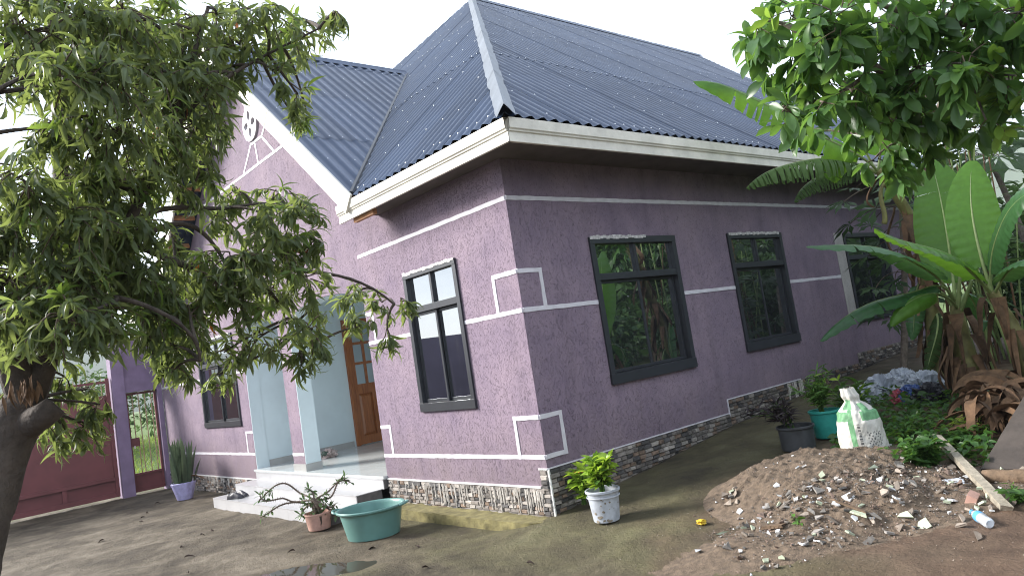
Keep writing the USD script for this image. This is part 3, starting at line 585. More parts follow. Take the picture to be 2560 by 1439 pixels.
pls = [extrude(Polygon([(-2.91, -0.3), (-0.001, -0.3), (-0.001, 0.425), (-0.11, 0.425), (-0.11, 0.255), (-2.91, 0.255)]), 0.0025, lambda u, z, w: (u, -0.003+w, z)), plate(MB(), T_front, -11.9, -6.99, -0.5, 0.115, 0.0005, 0.003),
       extrude(Polygon([(0.0, -0.4), (10.2, -0.4), (10.2, 0.74), (6.60, 0.74), (6.60, 0.592), (3.02, 0.592), (3.02, 0.43), (0, 0.43)]), 0.0025, lambda u, z, w: (0.0005+w, u, z))]
plinth_o3 = [m.build('stone_plinth', 'grout', house, False) for m in pls]; plinth_o = plinth_o3[0]
plinth(T_front, -2.90, 0.0, zf, 0.250, 5); plinth(T_front, -0.10, 0.0, lambda u: 0.27, 0.42, 6)
plinth(T_front, -12.0, -6.99, zf, 0.110, 7)
plinth(T_side, 0.0, 3.02, zs_, 0.425, 8); plinth(T_side, 3.02, 6.60, zs_, 0.588, 9); plinth(T_side, 6.60, 10.2, zs_, 0.735, 10)
MATS4 = ['stone_grey', 'stone_dark', 'stone_brown', 'stone_pale']
STONES.sort(key=lambda s: dist_to(s[0].mean(0)))
rest = {}
for k, (V, u, z, mk) in enumerate(STONES):
    pk = 2 if V[:, 1].max() > 0.01 else (1 if V[:, 0].max() < -5 else 0)
    if k < 300: MB().add(V, SF).build('stone', MATS4[mk], plinth_o3[pk], False)
    else: rest.setdefault((pk, mk), MB()).add(V, SF)
for (pk, mk), mb in rest.items(): mb.build('stones_beyond', MATS4[mk], plinth_o3[pk], False, kind='stuff')
tr = MB()
plate(tr, T_front, -2.91, -0.12, 0.255, 0.272, 0.0, 0.016); tr.build('plinth_trim', 'trim_metal', house)
plate(MB(), T_front, -12.0, -6.99, 0.115, 0.135, 0.0, 0.016).build('plinth_trim', 'trim_metal', house)
for k in range(4): plate(MB(), T_front, -0.115+0.03*k, -0.095+0.03*k+0.006*(k > 1), 0.427, 0.441, 0.0, 0.014).build('plinth_trim', 'trim_metal', house)
plate(MB(), T_side, 0.0, 3.02, 0.430, 0.442, 0.0, 0.012).build('plinth_trim', 'line_paint', house)
plate(MB(), T_side, 3.02, 4.80, 0.592, 0.604, 0.0, 0.012).build('plinth_trim', 'line_paint', house)
plate(MB(), T_side, -0.004, 0.012, 0.0, 0.43, 0.0, 0.018).build('corner_trim', 'trim_metal', house)
plate(MB(), T_side, 3.012, 3.024, 0.40, 0.592, 0.0, 0.014).build('corner_trim', 'line_paint', house)
mb = MB(); r = np.random.default_rng(77)
for k in range(95):                                      # runs of pale paint down the stones
    u = -2.85+2.75*(r.random()**(0.45 if k % 3 else 1)); L = 0.04+0.20*r.random(); w = 0.0025+0.004*r.random(); zt = 0.25-0.03*r.random()
    plate(mb, T_front, u, u+w, max(zt-L, -0.01), zt, 0.012, 0.026)
for k in range(26):
    u = 4.4+0.42*r.random(); L = 0.05+0.20*r.random(); plate(mb, T_side, u, u+0.007, 0.585-L, 0.585, 0.012, 0.026)
for k in range(24):
    u = -9.5+2.3*r.random(); L = 0.04+0.12*r.random(); plate(mb, T_front, u, u+0.009, 0.105-L, 0.105, 0.012, 0.026)
mb.build('paint_runs', 'drip', plinth_o, False, kind='stuff')
# mossy concrete ledge under the front plinth
def rough_box(x0, x1, y0, y1, z0, z1, step, amp, seed, bev=0.02):
    b = trimesh.creation.box((x1-x0, y1-y0, z1-z0)); b.apply_translation(((x0+x1)/2, (y0+y1)/2, (z0+z1)/2))
    b = b.subdivide_to_size(step); v = b.vertices.copy()
    v += amp*(np.stack([meshkit.fbm(v*9, 4, seed+k)-0.5 for k in range(3)], -1))*2
    b.vertices = v; return b
lg = rough_box(-2.95, 0.10, -0.27, -0.004, -0.3, -0.005, 0.04, 0.012, 4)
v = lg.vertices; v[:, 1] += np.where(v[:, 1] < -0.15, 0.10*sstep(-0.15, 0.12, v[:, 0]), 0)
led = obj('ledge', lg, 'ledge_mossy', house, 40)

# ---- roof: corrugated sheets laid in rows on each slope
PITCH_W, AMP = 0.152, 0.014
def roof_sheets(parent, O, U, S, u0, u1, lower, upper, sheet_w=0.912, sheet_l=3.1, pitch=PITCH_W, amp=AMP, seed=0, trap=False):
    """O: origin; U: unit along the eave; S: unit up the slope; lower(u), upper(u): slope limits. One mesh per sheet."""
    N = np.cross(U, S); N = N if N[2] > 0 else -N; r = np.random.default_rng(seed)
    us = np.arange(u0, u1, sheet_w); out = []
    for a in us:
        b = min(a+sheet_w+0.02, u1); n = max(3, int(round((b-a)/pitch*8))); uu = np.linspace(a, b, n+1); ph = (uu-u0)/pitch
        wave = np.cos(2*np.pi*ph)
        if trap: wave = np.clip(wave*1.9-0.5, -1, 1)
        lo, hi = np.array([lower(x) for x in uu]), np.array([upper(x) for x in uu])
        smax = max(hi.max(), 0.1); s0 = 0.0; row = 0
        while s0 < smax:
            s1 = s0+sheet_l+0.0
            A, B = np.maximum(lo, s0-(0.10 if row else 0)), np.minimum(hi, s1); ok = B-A > 0.004
            B = np.maximum(B, A+1e-4)
            lift = 0.0015*(row % 2) + 0.002*((int(round((a-u0)/sheet_w))) % 2)
            base = O + np.outer(uu, U) + np.outer(wave*amp+lift, N)
            V = np.vstack([base+np.outer(A, S)+(0.0035*N if row else 0), base+np.outer(B, S)]); m = n+1
            F = [[k, k+1, m+k+1, m+k] for k in range(n) if ok[k] or ok[k+1]]
            if F:
                obj('roof_sheet', trimesh.Trimesh(V, np.vstack([np.array(F)[:, [0, 1, 2]], np.array(F)[:, [0, 2, 3]]]), process=False), 'roof_metal', parent, True)
            s0 = s1; row += 1
    return N
def screws(parent, O, U, S, u0, u1, lower, upper, rows, pitch=PITCH_W, amp=AMP, seed=0, size=0.009):
    N = np.cross(U, S); N = N if N[2] > 0 else -N; mb = MB(); r = np.random.default_rng(seed)
    for s, every in rows:
        k = 0
        for x in np.arange(u0+pitch, u1, pitch*every):
            x = u0+round((x-u0)/pitch)*pitch
            if r.random() < 0.32: continue
            ss = s+r.normal(0, 0.025)
            if lower(x)+0.06 < ss < upper(x)-0.10:
                c = O+U*x+S*ss+N*(amp+0.006); ring = [c+size*(math.cos(t)*U+math.sin(t)*S) for t in np.arange(6)*math.pi/3]
                mb.add(np.vstack([ring, [c+N*size*0.9]]), [[i, (i+1) % 6, 6] for i in range(6)])
    mb.build('screws', 'screw', parent, True, kind='stuff')
ROWS = [(0.10, 1), (0.85, 2), (1.65, 2), (2.45, 2), (3.02, 1), (3.9, 2), (4.8, 2), (5.6, 2), (6.12, 1), (7.0, 2), (7.9, 2), (8.7, 2), (9.2, 1)]
# under-roof: boards closing the space under the sheets (one mesh), 4 cm below them
d_ = 0.07
ur = MB()
ap, rb = np.array([AX, AY, AZ-d_]), np.array([AX, RIDGE_Y, AZ-d_]); e0 = np.array([XE-0.06, YE+0.06, Z0-d_]); e1 = np.array([XE-0.06, YB, Z0-d_]); XL = 2*AX-XE
l0 = np.array([-12.6, YE+0.06, Z0-d_]); l1 = np.array([-12.6, RIDGE_Y+2, Z0-d_])
for tri in ((e0, e1, rb), (e0, rb, ap), (l0, ap, rb), (l0, rb, l1), (e1, l1, rb)): ur.add(np.array(tri), [[0, 1, 2]])
roof = ur.build('roof', 'soffit_dark', house, False)
UY, UXm = np.array([0, 1.0, 0]), np.array([-1.0, 0, 0])
S2 = unit(np.array([-1, 0, K2])); L2 = H/K2*math.hypot(1, K2); c2 = math.hypot(1, K2)
def up_side(u):                                         # right-hand slope: u = y - YE
    y = u+YE; a = (y-YE)*K1/K2*c2 if y < AY else L2
    if y > RIDGE_Y: return 0
    b = L2
    if y > YB: b = L2
    return min(a, b)
def lo_side(u):                                          # rear edge runs from the end of the eave back to the ridge
    y = u+YE; return 0 if y <= YB else (y-YB)/(RIDGE_Y-YB)*L2
O2 = np.array([XE, YE, Z0])
roof_sheets(roof, O2, UY, S2, 0, RIDGE_Y-YE, lo_side, up_side, seed=1)
screws(roof, O2, UY, S2, 0, RIDGE_Y-YE, lo_side, up_side, ROWS, seed=2)
S1v = unit(np.array([0, 1, K1])); c1 = math.hypot(1, K1); L1 = H/K1*c1
def up_front(u):
    x = XE-u; a = (XE-x)*K2/K1*c1; b = (x-XL)*K2/K1*c1; return max(0, min(a, b, L1))
def lo_front(u):                                         # starts above the gable roof in the valley
    x = XE-u; zg = GZ-KG*abs(x-GX); return max(0, (zg-0.03-Z0)/K1*c1) if zg > Z0 else 0
O1 = np.array([XE, YE, Z0])
XCUT = XE+12.6
roof_sheets(roof, O1, UXm, S1v, 0, XCUT, lo_front, up_front, seed=3)
screws(roof, O1, UXm, S1v, 0, XCUT, lo_front, up_front, ROWS, seed=4)
# left slope, out of sight but closing the roof
S3 = unit(np.array([1, 0, K2])); sx0 = (-12.6-XL)*c2; roof_sheets(roof, np.array([XL, YE, Z0]), UY, S3, 0, RIDGE_Y-YE, lambda u: sx0, lambda u: min(u*K1/K2*c2, L2), sheet_w=3.04, sheet_l=11, seed=5)
# gable roof: two slopes running back to the valley
for sg in (1, -1):
    Sg = unit(np.array([-sg*1.0, 0, KG])); cg = math.hypot(1, KG); xe = GX+sg*(GZ-3.60)/KG; Lg = abs(xe-GX)*cg
    def lo_g(u, sg=sg):
        y = YE-0.03+u; zm = Z0+(y-YE)*K1; return max(0, (zm-3.60-0.02)/KG*cg) if zm > 3.6 else 0
    ymax = YE+(GZ-Z0)/K1
    Og = np.array([xe, YE-0.03, 3.60+0.03])
    roof_sheets(roof, Og, UY, Sg, 0, ymax-YE, lo_g, lambda u: Lg, sheet_w=0.95, sheet_l=1.75 if sg > 0 else 6, pitch=0.19, amp=0.012, seed=6, trap=True)
    screws(roof, Og, UY, Sg, 0, ymax-YE, lo_g, lambda u: Lg, [(0.3, 2), (1.0, 2), (1.72, 1), (2.6, 2), (3.5, 2), (4.4, 2), (5.1, 1)], pitch=0.19, amp=0.010, seed=7, size=0.009)
# ridge caps in lengths
def cap(p0, p1, nA, nB, w=0.10, mat='ridge_metal', seg=1.9, rise=0.045, kink=True):
    """Folded capping along p0-p1; nA, nB: directions down the two slopes."""
    p0, p1 = np.asarray(p0, float), np.asarray(p1, float); L = np.linalg.norm(p1-p0); d = (p1-p0)/L; n = max(1, int(math.ceil(L/seg))); r = np.random.default_rng(int(L*10))
    N = unit(-(np.asarray(nA)+np.asarray(nB)))
    N = np.array([0, 0, 1.0]) - d*d[2]; N = unit(N)
    for k in range(n):
        a, b = p0+d*(L*k/n-(0.06 if k else 0)), p0+d*(L*(k+1)/n); m = 10; rows = []
        for i in range(m+1):
            c = a+(b-a)*i/m; wob = r.normal(0, 0.006, 2); up = 0.026+0.003*(k % 2)
            rows.append([c+nA*(w+wob[0])+N*(up), c+nA*0.075+N*(up+0.012), c+nA*0.035+N*(up+rise), c+N*(up+rise+0.022), c+nB*0.035+N*(up+rise), c+nB*0.075+N*(up+0.012), c+nB*(w+wob[1])+N*(up)])
        V = np.array(rows).reshape(-1, 3); F = [[i*7+j, i*7+j+1, (i+1)*7+j+1, (i+1)*7+j] for i in range(m) for j in range(6)]
        obj('ridge_cap', trimesh.Trimesh(V, np.vstack([np.array(F)[:, [0, 1, 2]], np.array(F)[:, [0, 2, 3]]]), process=False), mat, roof, 35)
hipd = unit(np.array([AX-XE, AY-YE, H]))
nS = unit(np.cross(unit(np.cross(UY, S2)), hipd)); nS = nS if nS[1] > 0 else -nS        # in the side slope, across the hip
nF = unit(np.cross(unit(np.cross(UXm, S1v)), hipd)); nF = nF if nF[0] < 0 else -nF
cap(np.array([XE, YE, Z0+0.012])-hipd*0.06, (AX, AY, AZ+0.012), nF, nS)
cap((AX, AY, AZ+0.01), (AX, RIDGE_Y, AZ+0.01), unit(np.array([-1, 0, -K2])), unit(np.array([1, 0, -K2])), mat='roof_metal', seg=2.4, rise=0.02)
cap((GX, YE-0.03, GZ+0.02), (GX, YE+(GZ-Z0)/K1, GZ+0.02), unit(np.array([-1, 0, -KG])), unit(np.array([1, 0, -KG])), mat='roof_metal', seg=2.4, rise=0.02)
# rear gable wall under the rear roof edge
# valley gutter
vv0, vv1 = np.array([GX+(GZ-3.6)/KG, YE, 3.61]), np.array([GX, YE+(GZ-Z0)/K1, GZ])
mb = MB(); mb.tube([vv0+np.array([0, 0.02, 0.02]), vv1+np.array([0, 0.02, 0.02])], 0.035, 6); mb.build('valley_gutter', 'frame_metal', roof)

# ---- fascia boards: a lower board and a stepped upper moulding
def fascia(x0, x1, y0, y1, z0=3.352, z1=3.562):
    """Boards on the outer line from (x0, y0) to (x1, y1)."""
    d = unit(np.array([x1-x0, y1-y0, 0])); n = np.array([d[1], -d[0], 0]); p0, p1 = np.array([x0, y0, 0.]), np.array([x1, y1, 0.])
    prof = [(-0.028, z0), (0.0, z0), (0.0, z0+0.088), (0.012, z0+0.094), (0.014, z0+0.108), (0.026, z0+0.118), (0.030, z1), (-0.028, z1)]
    V = np.vstack([[p+n*a+np.array([0, 0, z]) for a, z in prof] for p in (p0, p1)]); m = len(prof)
    F = [[k, (k+1) % m, m+(k+1) % m, m+k] for k in range(m)]
    MB().add(V, F).build('fascia_board', 'fascia_paint', roof, 25)
fascia(XE-0.012, XE-0.012, YE+0.02, 5.1); fascia(XE-0.012, XE-0.012, 5.106, YB)
fascia(-2.02, XE-0.012, YE+0.012, YE+0.012); fascia(-12.6, -10.35, YE+0.012, YE+0.012)
fascia(-2.55, -2.026, YE+0.012, YE+0.012)
# barge boards on the gable, each in two lengths
for sg in (1, -1):
    xe = GX+sg*(GZ-3.60)/KG; a = np.array([xe+sg*0.06, YE-0.035, 3.60+0.0]); b = np.array([GX, YE-0.035, GZ+0.055]); d = unit(b-a); n = np.cross(d, [0, 1.0, 0]); n = n if n[2] < 0 else -n; L = np.linalg.norm(b-a)
    for s0, s1, lift in ((0.0, 0.46, 0.0), (0.462, 1.0, 0.004)):
        mb = MB(); p, q = a+d*L*s0, a+d*L*s1; w = 0.24
        V = np.array([p, q, q+n*w, p+n*w]); V = np.vstack([V+[0, -lift, 0], V+[0, 0.03, 0]])
        mb.add(V, [[0, 1, 2, 3], [7, 6, 5, 4], [0, 4, 5, 1], [1, 5, 6, 2], [2, 6, 7, 3], [3, 7, 4, 0]]).build('barge_board', 'fascia_paint', roof, 25)
    for s in np.linspace(0.04, 0.97, 9):                 # purlin ends under the rake
        c = a+d*L*s+n*0.16; mb = MB(); w2 = n*0.045; 
        V = np.array([c-d*0.025-w2, c+d*0.025-w2, c+d*0.025+w2, c-d*0.025+w2]); V = np.vstack([V+[0, 0.035, 0], V+[0, 0.42, 0]])
        mb.add(V, [[0, 1, 2, 3], [7, 6, 5, 4], [0, 4, 5, 1], [1, 5, 6, 2], [2, 6, 7, 3], [3, 7, 4, 0]]).build('purlin', 'timber', roof, False)
    c0, c1_ = a+d*0.02+n*0.10+np.array([0, 0.08, 0]), b+n*0.10+np.array([0, 0.08, 0])
# eave soffit: dark boards between wall and fascia, and a rafter end with yellow timber
for q in ((-2.3, XE-0.05, YE+0.05, -0.004), (0.004, XE-0.05, -0.003, YB-0.1), (-12.6, -10.2, YE+0.05, -0.004)): MB().box(*q, 3.40, 3.42).build('soffit', 'soffit_dark', roof, False)
MB().box(-2.30, -1.85, YE+0.06, YE+0.11, 3.31, 3.37).build('rafter', 'timber', roof, False)

# ------------------------------------------------------------------ gate wall, gates, boundary walls
GXP = -12.10
TG = lambda v: np.stack([GXP+v[:, 2], v[:, 0], v[:, 1]], -1)
gz = float(ground_h(GXP, -1.0))
gw = thing('gate_wall', 'lilac painted gate pier and lintel wall joined to the house', 'wall')
plate(MB(), TG, -0.955, -0.72, -0.5, 3.05, -0.16, 0.16).build('pier', 'pier_paint', gw, False)
plate(MB(), TG, -0.72, -0.003, 1.94, 2.26, -0.14, 0.14).build('lintel', 'pier_paint', gw, False)
plate(MB(), TG, -0.72, -0.003, 2.26, 3.05, -0.14, 0.09).build('upper_panel', 'pier_paint', gw, False)
plate(MB(), TG, -0.10, -0.003, -0.5, 1.94, -0.14, 0.14).build('jamb', 'pier_paint', gw, False)

pg = thing('pedestrian_gate', 'narrow rust red gate of upright bars between pier and house', 'gate')
y0, y1, zb, zt = -0.712, -0.108, gz+0.05, 1.93
mb = MB()
plate(mb, TG, y0, y0+0.045, zb, zt, -0.02, 0.03); plate(mb, TG, y1-0.04, y1, zb, zt, -0.02, 0.03); plate(mb, TG, y0+0.045, y1-0.04, zt-0.045, zt, -0.02, 0.028); plate(mb, TG, y0+0.045, y1-0.04, zb, zb+0.04, -0.02, 0.028); plate(mb, TG, y0+0.045, y1-0.04, 0.20, 0.245, -0.02, 0.028)
mb.build('frame', 'rust_red', pg)
plate(MB(), TG, y0+0.045, y1-0.04, zb+0.04, 0.20, -0.004, 0.004).build('sheet_panel', 'rust_red', pg)
for k in range(4):
    u = y0+0.045+(y1-y0-0.085)*(k+0.75)/4.2; z0 = 0.245 if k else 0.98
    MB().tube([(GXP+0.005, u, z0), (GXP+0.005, u, zt-0.045)], 0.011, 6).build('bar', 'bar_metal', pg)
MB().tube([(GXP+0.005, y0+0.19, 0.245), (GXP+0.005, y0+0.19, 0.80)], 0.011, 6).build('bar', 'bar_metal', pg)
plate(MB(), TG, y0+0.045, y0+0.20, 0.80, 0.98, -0.02, 0.026).build('lock_box', 'rust_red', pg)
plate(MB(), TG, y0+0.075, y0+0.105, 0.76, 0.82, 0.027, 0.045).build('padlock', 'padlock', pg)

lgt = thing('driveway_gate', 'large rust red sheet metal driveway gate with spiked top rail', 'gate')
y0, y1, zb, zt = -6.0, -0.985, gz+0.07, 1.95
ym = float(on(162, 1250, 0, GXP)[1])
plate(MB(), TG, y0, y1, zb, zt, -0.004, 0.004).build('sheet', 'rust_red', lgt, False)
for a in (y0, -3.5, y1-0.07): plate(MB(), TG, a, a+0.07, zb-0.02, 2.30, 0.005, 0.05).build('stile', 'rust_red', lgt)
mb2 = MB()
plate(mb2, TG, y0+0.072, y1-0.072, zb-0.02, zb+0.07, 0.0055, 0.046); mb2.build('bottom_rail', 'rust_red', lgt)
plate(MB(), TG, y0+0.072, y1-0.072, 0.20, 0.27, 0.0055, 0.046).build('lower_rail', 'rust_red', lgt)
plate(MB(), TG, y0+0.072, y1-0.072, 2.20, 2.25, 0.0055, 0.045).build('top_rail', 'rust_red', lgt)
for u in (ym, ym-1.0): plate(MB(), TG, u-0.04, u+0.04, zb+0.072, 0.198, 0.0055, 0.043).build('stile', 'rust_red', lgt)
for k in range(40):
    u = y0+0.12+k*0.125
    if u < y1-0.08:
        mb = MB(); mb.tube([(GXP+0.02, u, zt), (GXP+0.02, u, 2.27), (GXP+0.02, u, 2.36)], [0.009, 0.009, 0.001], 5); mb.build('spike', 'bar_metal', lgt)

bw = thing('boundary_wall', 'plain dark purple boundary wall mirrored in the front window', 'wall')
MB().box(-12.2, 15.0, -9.25, -9.0, -0.6, 2.12).build('wall', 'boundary_paint', bw, False)
MB().box(-12.2, 15.0, -9.28, -8.97, 2.12, 2.18).build('coping', 'boundary_paint', bw, False)
MB().box(-12.2, -12.0, -8.995, -6.05, -0.6, 2.3).build('wall', 'boundary_paint', bw, False)
bw2 = thing('garden_wall', 'pale wall behind the garden mirrored in the side windows', 'wall')
MB().box(13.0, 13.2, -8.9, 26.0, -0.6, 2.6).build('wall', 'pale_wall', bw2, False)
MB().box(12.97, 13.23, -8.9, 26.0, 2.6, 2.66).build('coping', 'pale_wall', bw2, False)

# ------------------------------------------------------------------ foliage tools
PROF_LANCE = lambda s: np.sin(np.pi*np.clip(s, 0, 1)**0.8)**0.9*(1-0.25*s)
PROF_OBOV = lambda s: np.clip(np.sin(np.pi*np.clip(s, 0, 1)**1.25), 0, 1)**0.75
PROF_OVAL = lambda s: np.clip(np.sin(np.pi*np.clip(s, 0, 1)**0.75), 0, 1)**0.85
def leaves(B, D, L, W, droop, K=5, prof=PROF_LANCE, fold=0.25, seed=0, spin=None):
    """Vertices (n, 3(K+1), 3) and the faces of one leaf: curved blades folded along the midrib."""
    r = np.random.default_rng(seed); n = len(B); B, D = np.asarray(B), unit(D)
    L, W, droop = (np.broadcast_to(np.asarray(x, float), (n,)) for x in (L, W, droop))
    ref = np.tile([0, 0, 1.0], (n, 1)) + 0.35*r.normal(size=(n, 3)); ref -= D*(ref*D).sum(1, keepdims=True); Nn = unit(ref)
    if spin is not None:
        a = r.normal(0, spin, n)[:, None]; Nn = unit(Nn*np.cos(a)+np.cross(D, Nn)*np.sin(a))
    Sd = np.cross(D, Nn); s = np.linspace(0, 1, K+1); pts = [B]; ang = droop/K
    d, nn = D.copy(), Nn.copy()
    for k in range(K):
        c, sn = np.cos(ang)[:, None], np.sin(ang)[:, None]; d, nn = d*c-nn*sn, nn*c+d*sn
        pts.append(pts[-1]+d*(L/K)[:, None])
    P = np.stack(pts, 1); w = prof(s); w[0] = max(w[0], 0.08); w[-1] = 0.03
    off = (W[:, None]*w[None]/2)[..., None]
    up = Nn[:, None]*off*fold*2
    V = np.stack([P-Sd[:, None]*off+up, P, P+Sd[:, None]*off+up], 2).reshape(n, 3*(K+1), 3)
    F = []
    for k in range(K):
        for j in (0, 1): a = 3*k+j; F += [[a, a+1, a+4], [a, a+4, a+3]]
    return V, np.array(F)
def in_frame(p, pad=20):
    q = (np.asarray(p)-CAM) @ np.stack([RIGHT, UP, FWD], 1)
    x = 1280+F_PX*q[..., 0]/np.maximum(q[..., 2], 1e-3); y = 719.5-F_PX*q[..., 1]/np.maximum(q[..., 2], 1e-3)
    return (q[..., 2] > 0.2) & (x > -pad) & (x < 2560+pad) & (y > -pad) & (y < 1439+pad)
def add_foliage(parent, V, F, mats, which, n_single=0, name='leaf', rest='foliage'):
    """The n_single leaves that show largest become parts of their own; the others are joined, one mesh per material."""
    C = V.mean(1); a = V[:, F[:, 1]]-V[:, F[:, 0]]; b = V[:, F[:, 2]]-V[:, F[:, 0]]
    nrm = np.cross(a, b); vw = unit(C-CAM); size = np.abs((nrm*vw[:, None]).sum(-1)).sum(1)/np.linalg.norm(C-CAM, axis=1)**2*in_frame(C)
    order = np.argsort(-size); single = order[:n_single] if n_single else order[:0]; mask = np.zeros(len(V), bool); mask[single] = True
    for i in single:
        obj(name, trimesh.Trimesh(V[i], F, process=False), mats[which[i]], parent, True)
    for k, mt in enumerate(mats):
        q = np.where(~mask & (which == k))[0]
        if len(q):
            vv = V[q].reshape(-1, 3); ff = (F[None]+(np.arange(len(q))*V.shape[1])[:, None, None]).reshape(-1, 3)
            obj(rest, trimesh.Trimesh(vv, ff, process=False), mt, parent, True, kind='stuff')
def perp(t, a):
    ref = np.array([0, 0, 1.0]) if abs(t[2]) < 0.9 else np.array([1.0, 0, 0]); p = unit(np.cross(t, ref)); q = np.cross(t, p)
    return p*math.cos(a)+q*math.sin(a)

def crown(parent, limbs, clumps, spec, seed, mats, n_single, wood):
    """Fills clumps (centre, radius, density) with drooping leafy twigs and joins each clump to the nearest limb by a thin branch."""
    r = np.random.default_rng(seed); LP = np.vstack(limbs); B, D, L, W, DR, WH = [], [], [], [], [], []; tw = MB()
    for ci, (c, rad, dens) in enumerate(clumps):
        k = np.argmin(np.linalg.norm(LP-c, axis=1)+0.35*np.maximum(0, LP[:, 2]-c[2])); p0 = LP[k]; gap = np.linalg.norm(p0-c)
        mid = (p0+c)/2+np.array([0, 0, 0.06*gap])+r.normal(0, 0.05*gap, 3); br = spline([p0, mid, c], 10)
        if gap > 0.08: MB().tube(br, np.linspace(0.007+0.006*min(gap, 1.5), 0.004, 10), 6).build('branch', wood, parent, 40)
        for t in range(max(1, int(round(dens)))):
            q = unit(r.normal(size=3))*rad*r.random()**0.45*0.8; q[2] *= 0.95; s0 = c+q*0.55
            d0 = unit(q+r.normal(0, 0.35*rad, 3)+np.array([0, 0, spec['lift']*rad])); ln = min(spec['twig'][1], max(spec['twig'][0], rad*(0.40+0.50*r.random())))
            s = np.linspace(0, 1, 7); path = s0+np.outer(s*ln, d0)+np.outer(s**2*ln*spec['sag'], [0, 0, -1]); tw.tube(path, np.linspace(0.0035, 0.0015, 7), 4, cap=False)
            if r.random() < 0.5: tw.tube(np.linspace(br[6+r.integers(0, 4)], s0, 4), 0.003, 4, cap=False)
            nl = int(spec['n'][0]+(spec['n'][1]-spec['n'][0])*r.random()); bright = r.random() < spec['bright']; a0 = r.random()*6.28
            for j in range(nl):
                f = spec['from']+(1-spec['from'])*(j/max(1, nl-1))**spec['bunch']; p = s0+d0*ln*f+np.array([0, 0, -1])*f*f*ln*spec['sag']; tn = unit(d0+np.array([0, 0, -2*f*spec['sag']]))
                pr = perp(tn, a0+j*2.4); dd = tn*spec['along']+pr*0.85+np.array([0, 0, -spec['down'] if not bright else 0.1])+r.normal(0, 0.18, 3)
                B.append(p); D.append(dd); sc = 0.72+0.5*r.random(); L.append(spec['L']*sc*(0.8 if (bright and f > 0.9) else 1)); W.append(spec['W']*sc*(0.85+0.3*r.random())); DR.append(spec['droop'][0]+(spec['droop'][1]-spec['droop'][0])*r.random()*(0.6 if bright else 1))
                WH.append(1 if bright and f > 0.45 else (2 if len(mats) > 2 and r.random() < 0.0012 else 0))
    tw.build('twigs', 'twig', parent, True, kind='stuff')
    V, F = leaves(B, D, L, W, DR, K=spec.get('K', 5), prof=spec['prof'], fold=spec['fold'], seed=seed, spin=0.5)
    add_foliage(parent, V, F, mats, np.array(WH), n_single)

# ------------------------------------------------------------------ peach tree at the left, close to the camera
pt = thing('peach_tree', 'peach tree with long drooping leaves and forked dark trunk, nearest to the camera', 'tree')
def atp(l): return np.array([at(*q) for q in l])
TD = 3.35
base = at(-75, 1300, TD); base[2] = float(ground_h(base[0], base[1]))-0.1
trunk = spline([base, at(-48, 1330, TD), at(-5, 1180, TD), at(40, 1060, TD), at(78, 985, TD)], 30)
mb = MB(); rad = np.interp(np.linspace(0, 1, 30), [0, 0.3, 0.75, 1], [0.125, 0.100, 0.086, 0.080]); mb.tube(trunk, rad, 20)
def barky(mb, amp, seed):
    m = mb.mesh; m = m.subdivide(); v = m.vertices; n = m.vertex_normals; m.vertices = v+n*(amp*(meshkit.fbm(v*np.array([16, 16, 7]), 4, seed)-0.5)*2)[:, None]; return m
obj('trunk', barky(mb, 0.016, 3), 'bark', pt, True)
limbs = []
def limb(l, r0, r1, wood='bark', n=26):
    p = spline(l if isinstance(l, np.ndarray) else atp(l), n); mb = MB(); mb.tube(p, np.linspace(r0, r1, n), 10); obj('limb', barky(mb, r0*0.12, len(limbs)), wood, pt, True); limbs.append(p); return p
limb([(60, 1010, TD), (105, 900, 3.35), (140, 740, 3.4), (160, 500, 3.5), (150, 250, 3.6), (135, 60, 3.65), (125, -60, 3.7)], 0.062, 0.020)
limb([(66, 1005, TD), (30, 900, 3.3), (-20, 760, 3.2), (-60, 500, 3.1), (-70, 200, 3.1)], 0.06, 0.02)
limb([(95, 905, 3.35), (200, 760, 3.2), (300, 600, 3.15), (390, 400, 3.2), (470, 180, 3.3), (520, 20, 3.4)], 0.030, 0.007)
limb([(200, 760, 3.2), (330, 610, 3.3), (460, 663, 3.45), (640, 678, 3.6), (850, 690, 3.75), (985, 760, 3.85)], 0.019, 0.005)
limb([(250, 680, 3.2), (380, 578, 3.3), (470, 562, 3.35), (525, 600, 3.4), (575, 680, 3.45)], 0.016, 0.006)
limb([(120, 860, 3.35), (230, 740, 3.1), (380, 770, 3.0), (480, 840, 3.05), (500, 900, 3.1)], 0.016, 0.005)
limb([(300, 600, 3.15), (430, 520, 3.3), (560, 520, 3.45), (680, 510, 3.6), (750, 540, 3.65)], 0.013, 0.004)
limb([(390, 400, 3.2), (560, 200, 3.4), (680, 130, 3.55), (800, 70, 3.65)], 0.012, 0.004)
limb([(640, 678, 3.6), (700, 760, 3.7), (760, 830, 3.75), (790, 860, 3.8)], 0.010, 0.004)
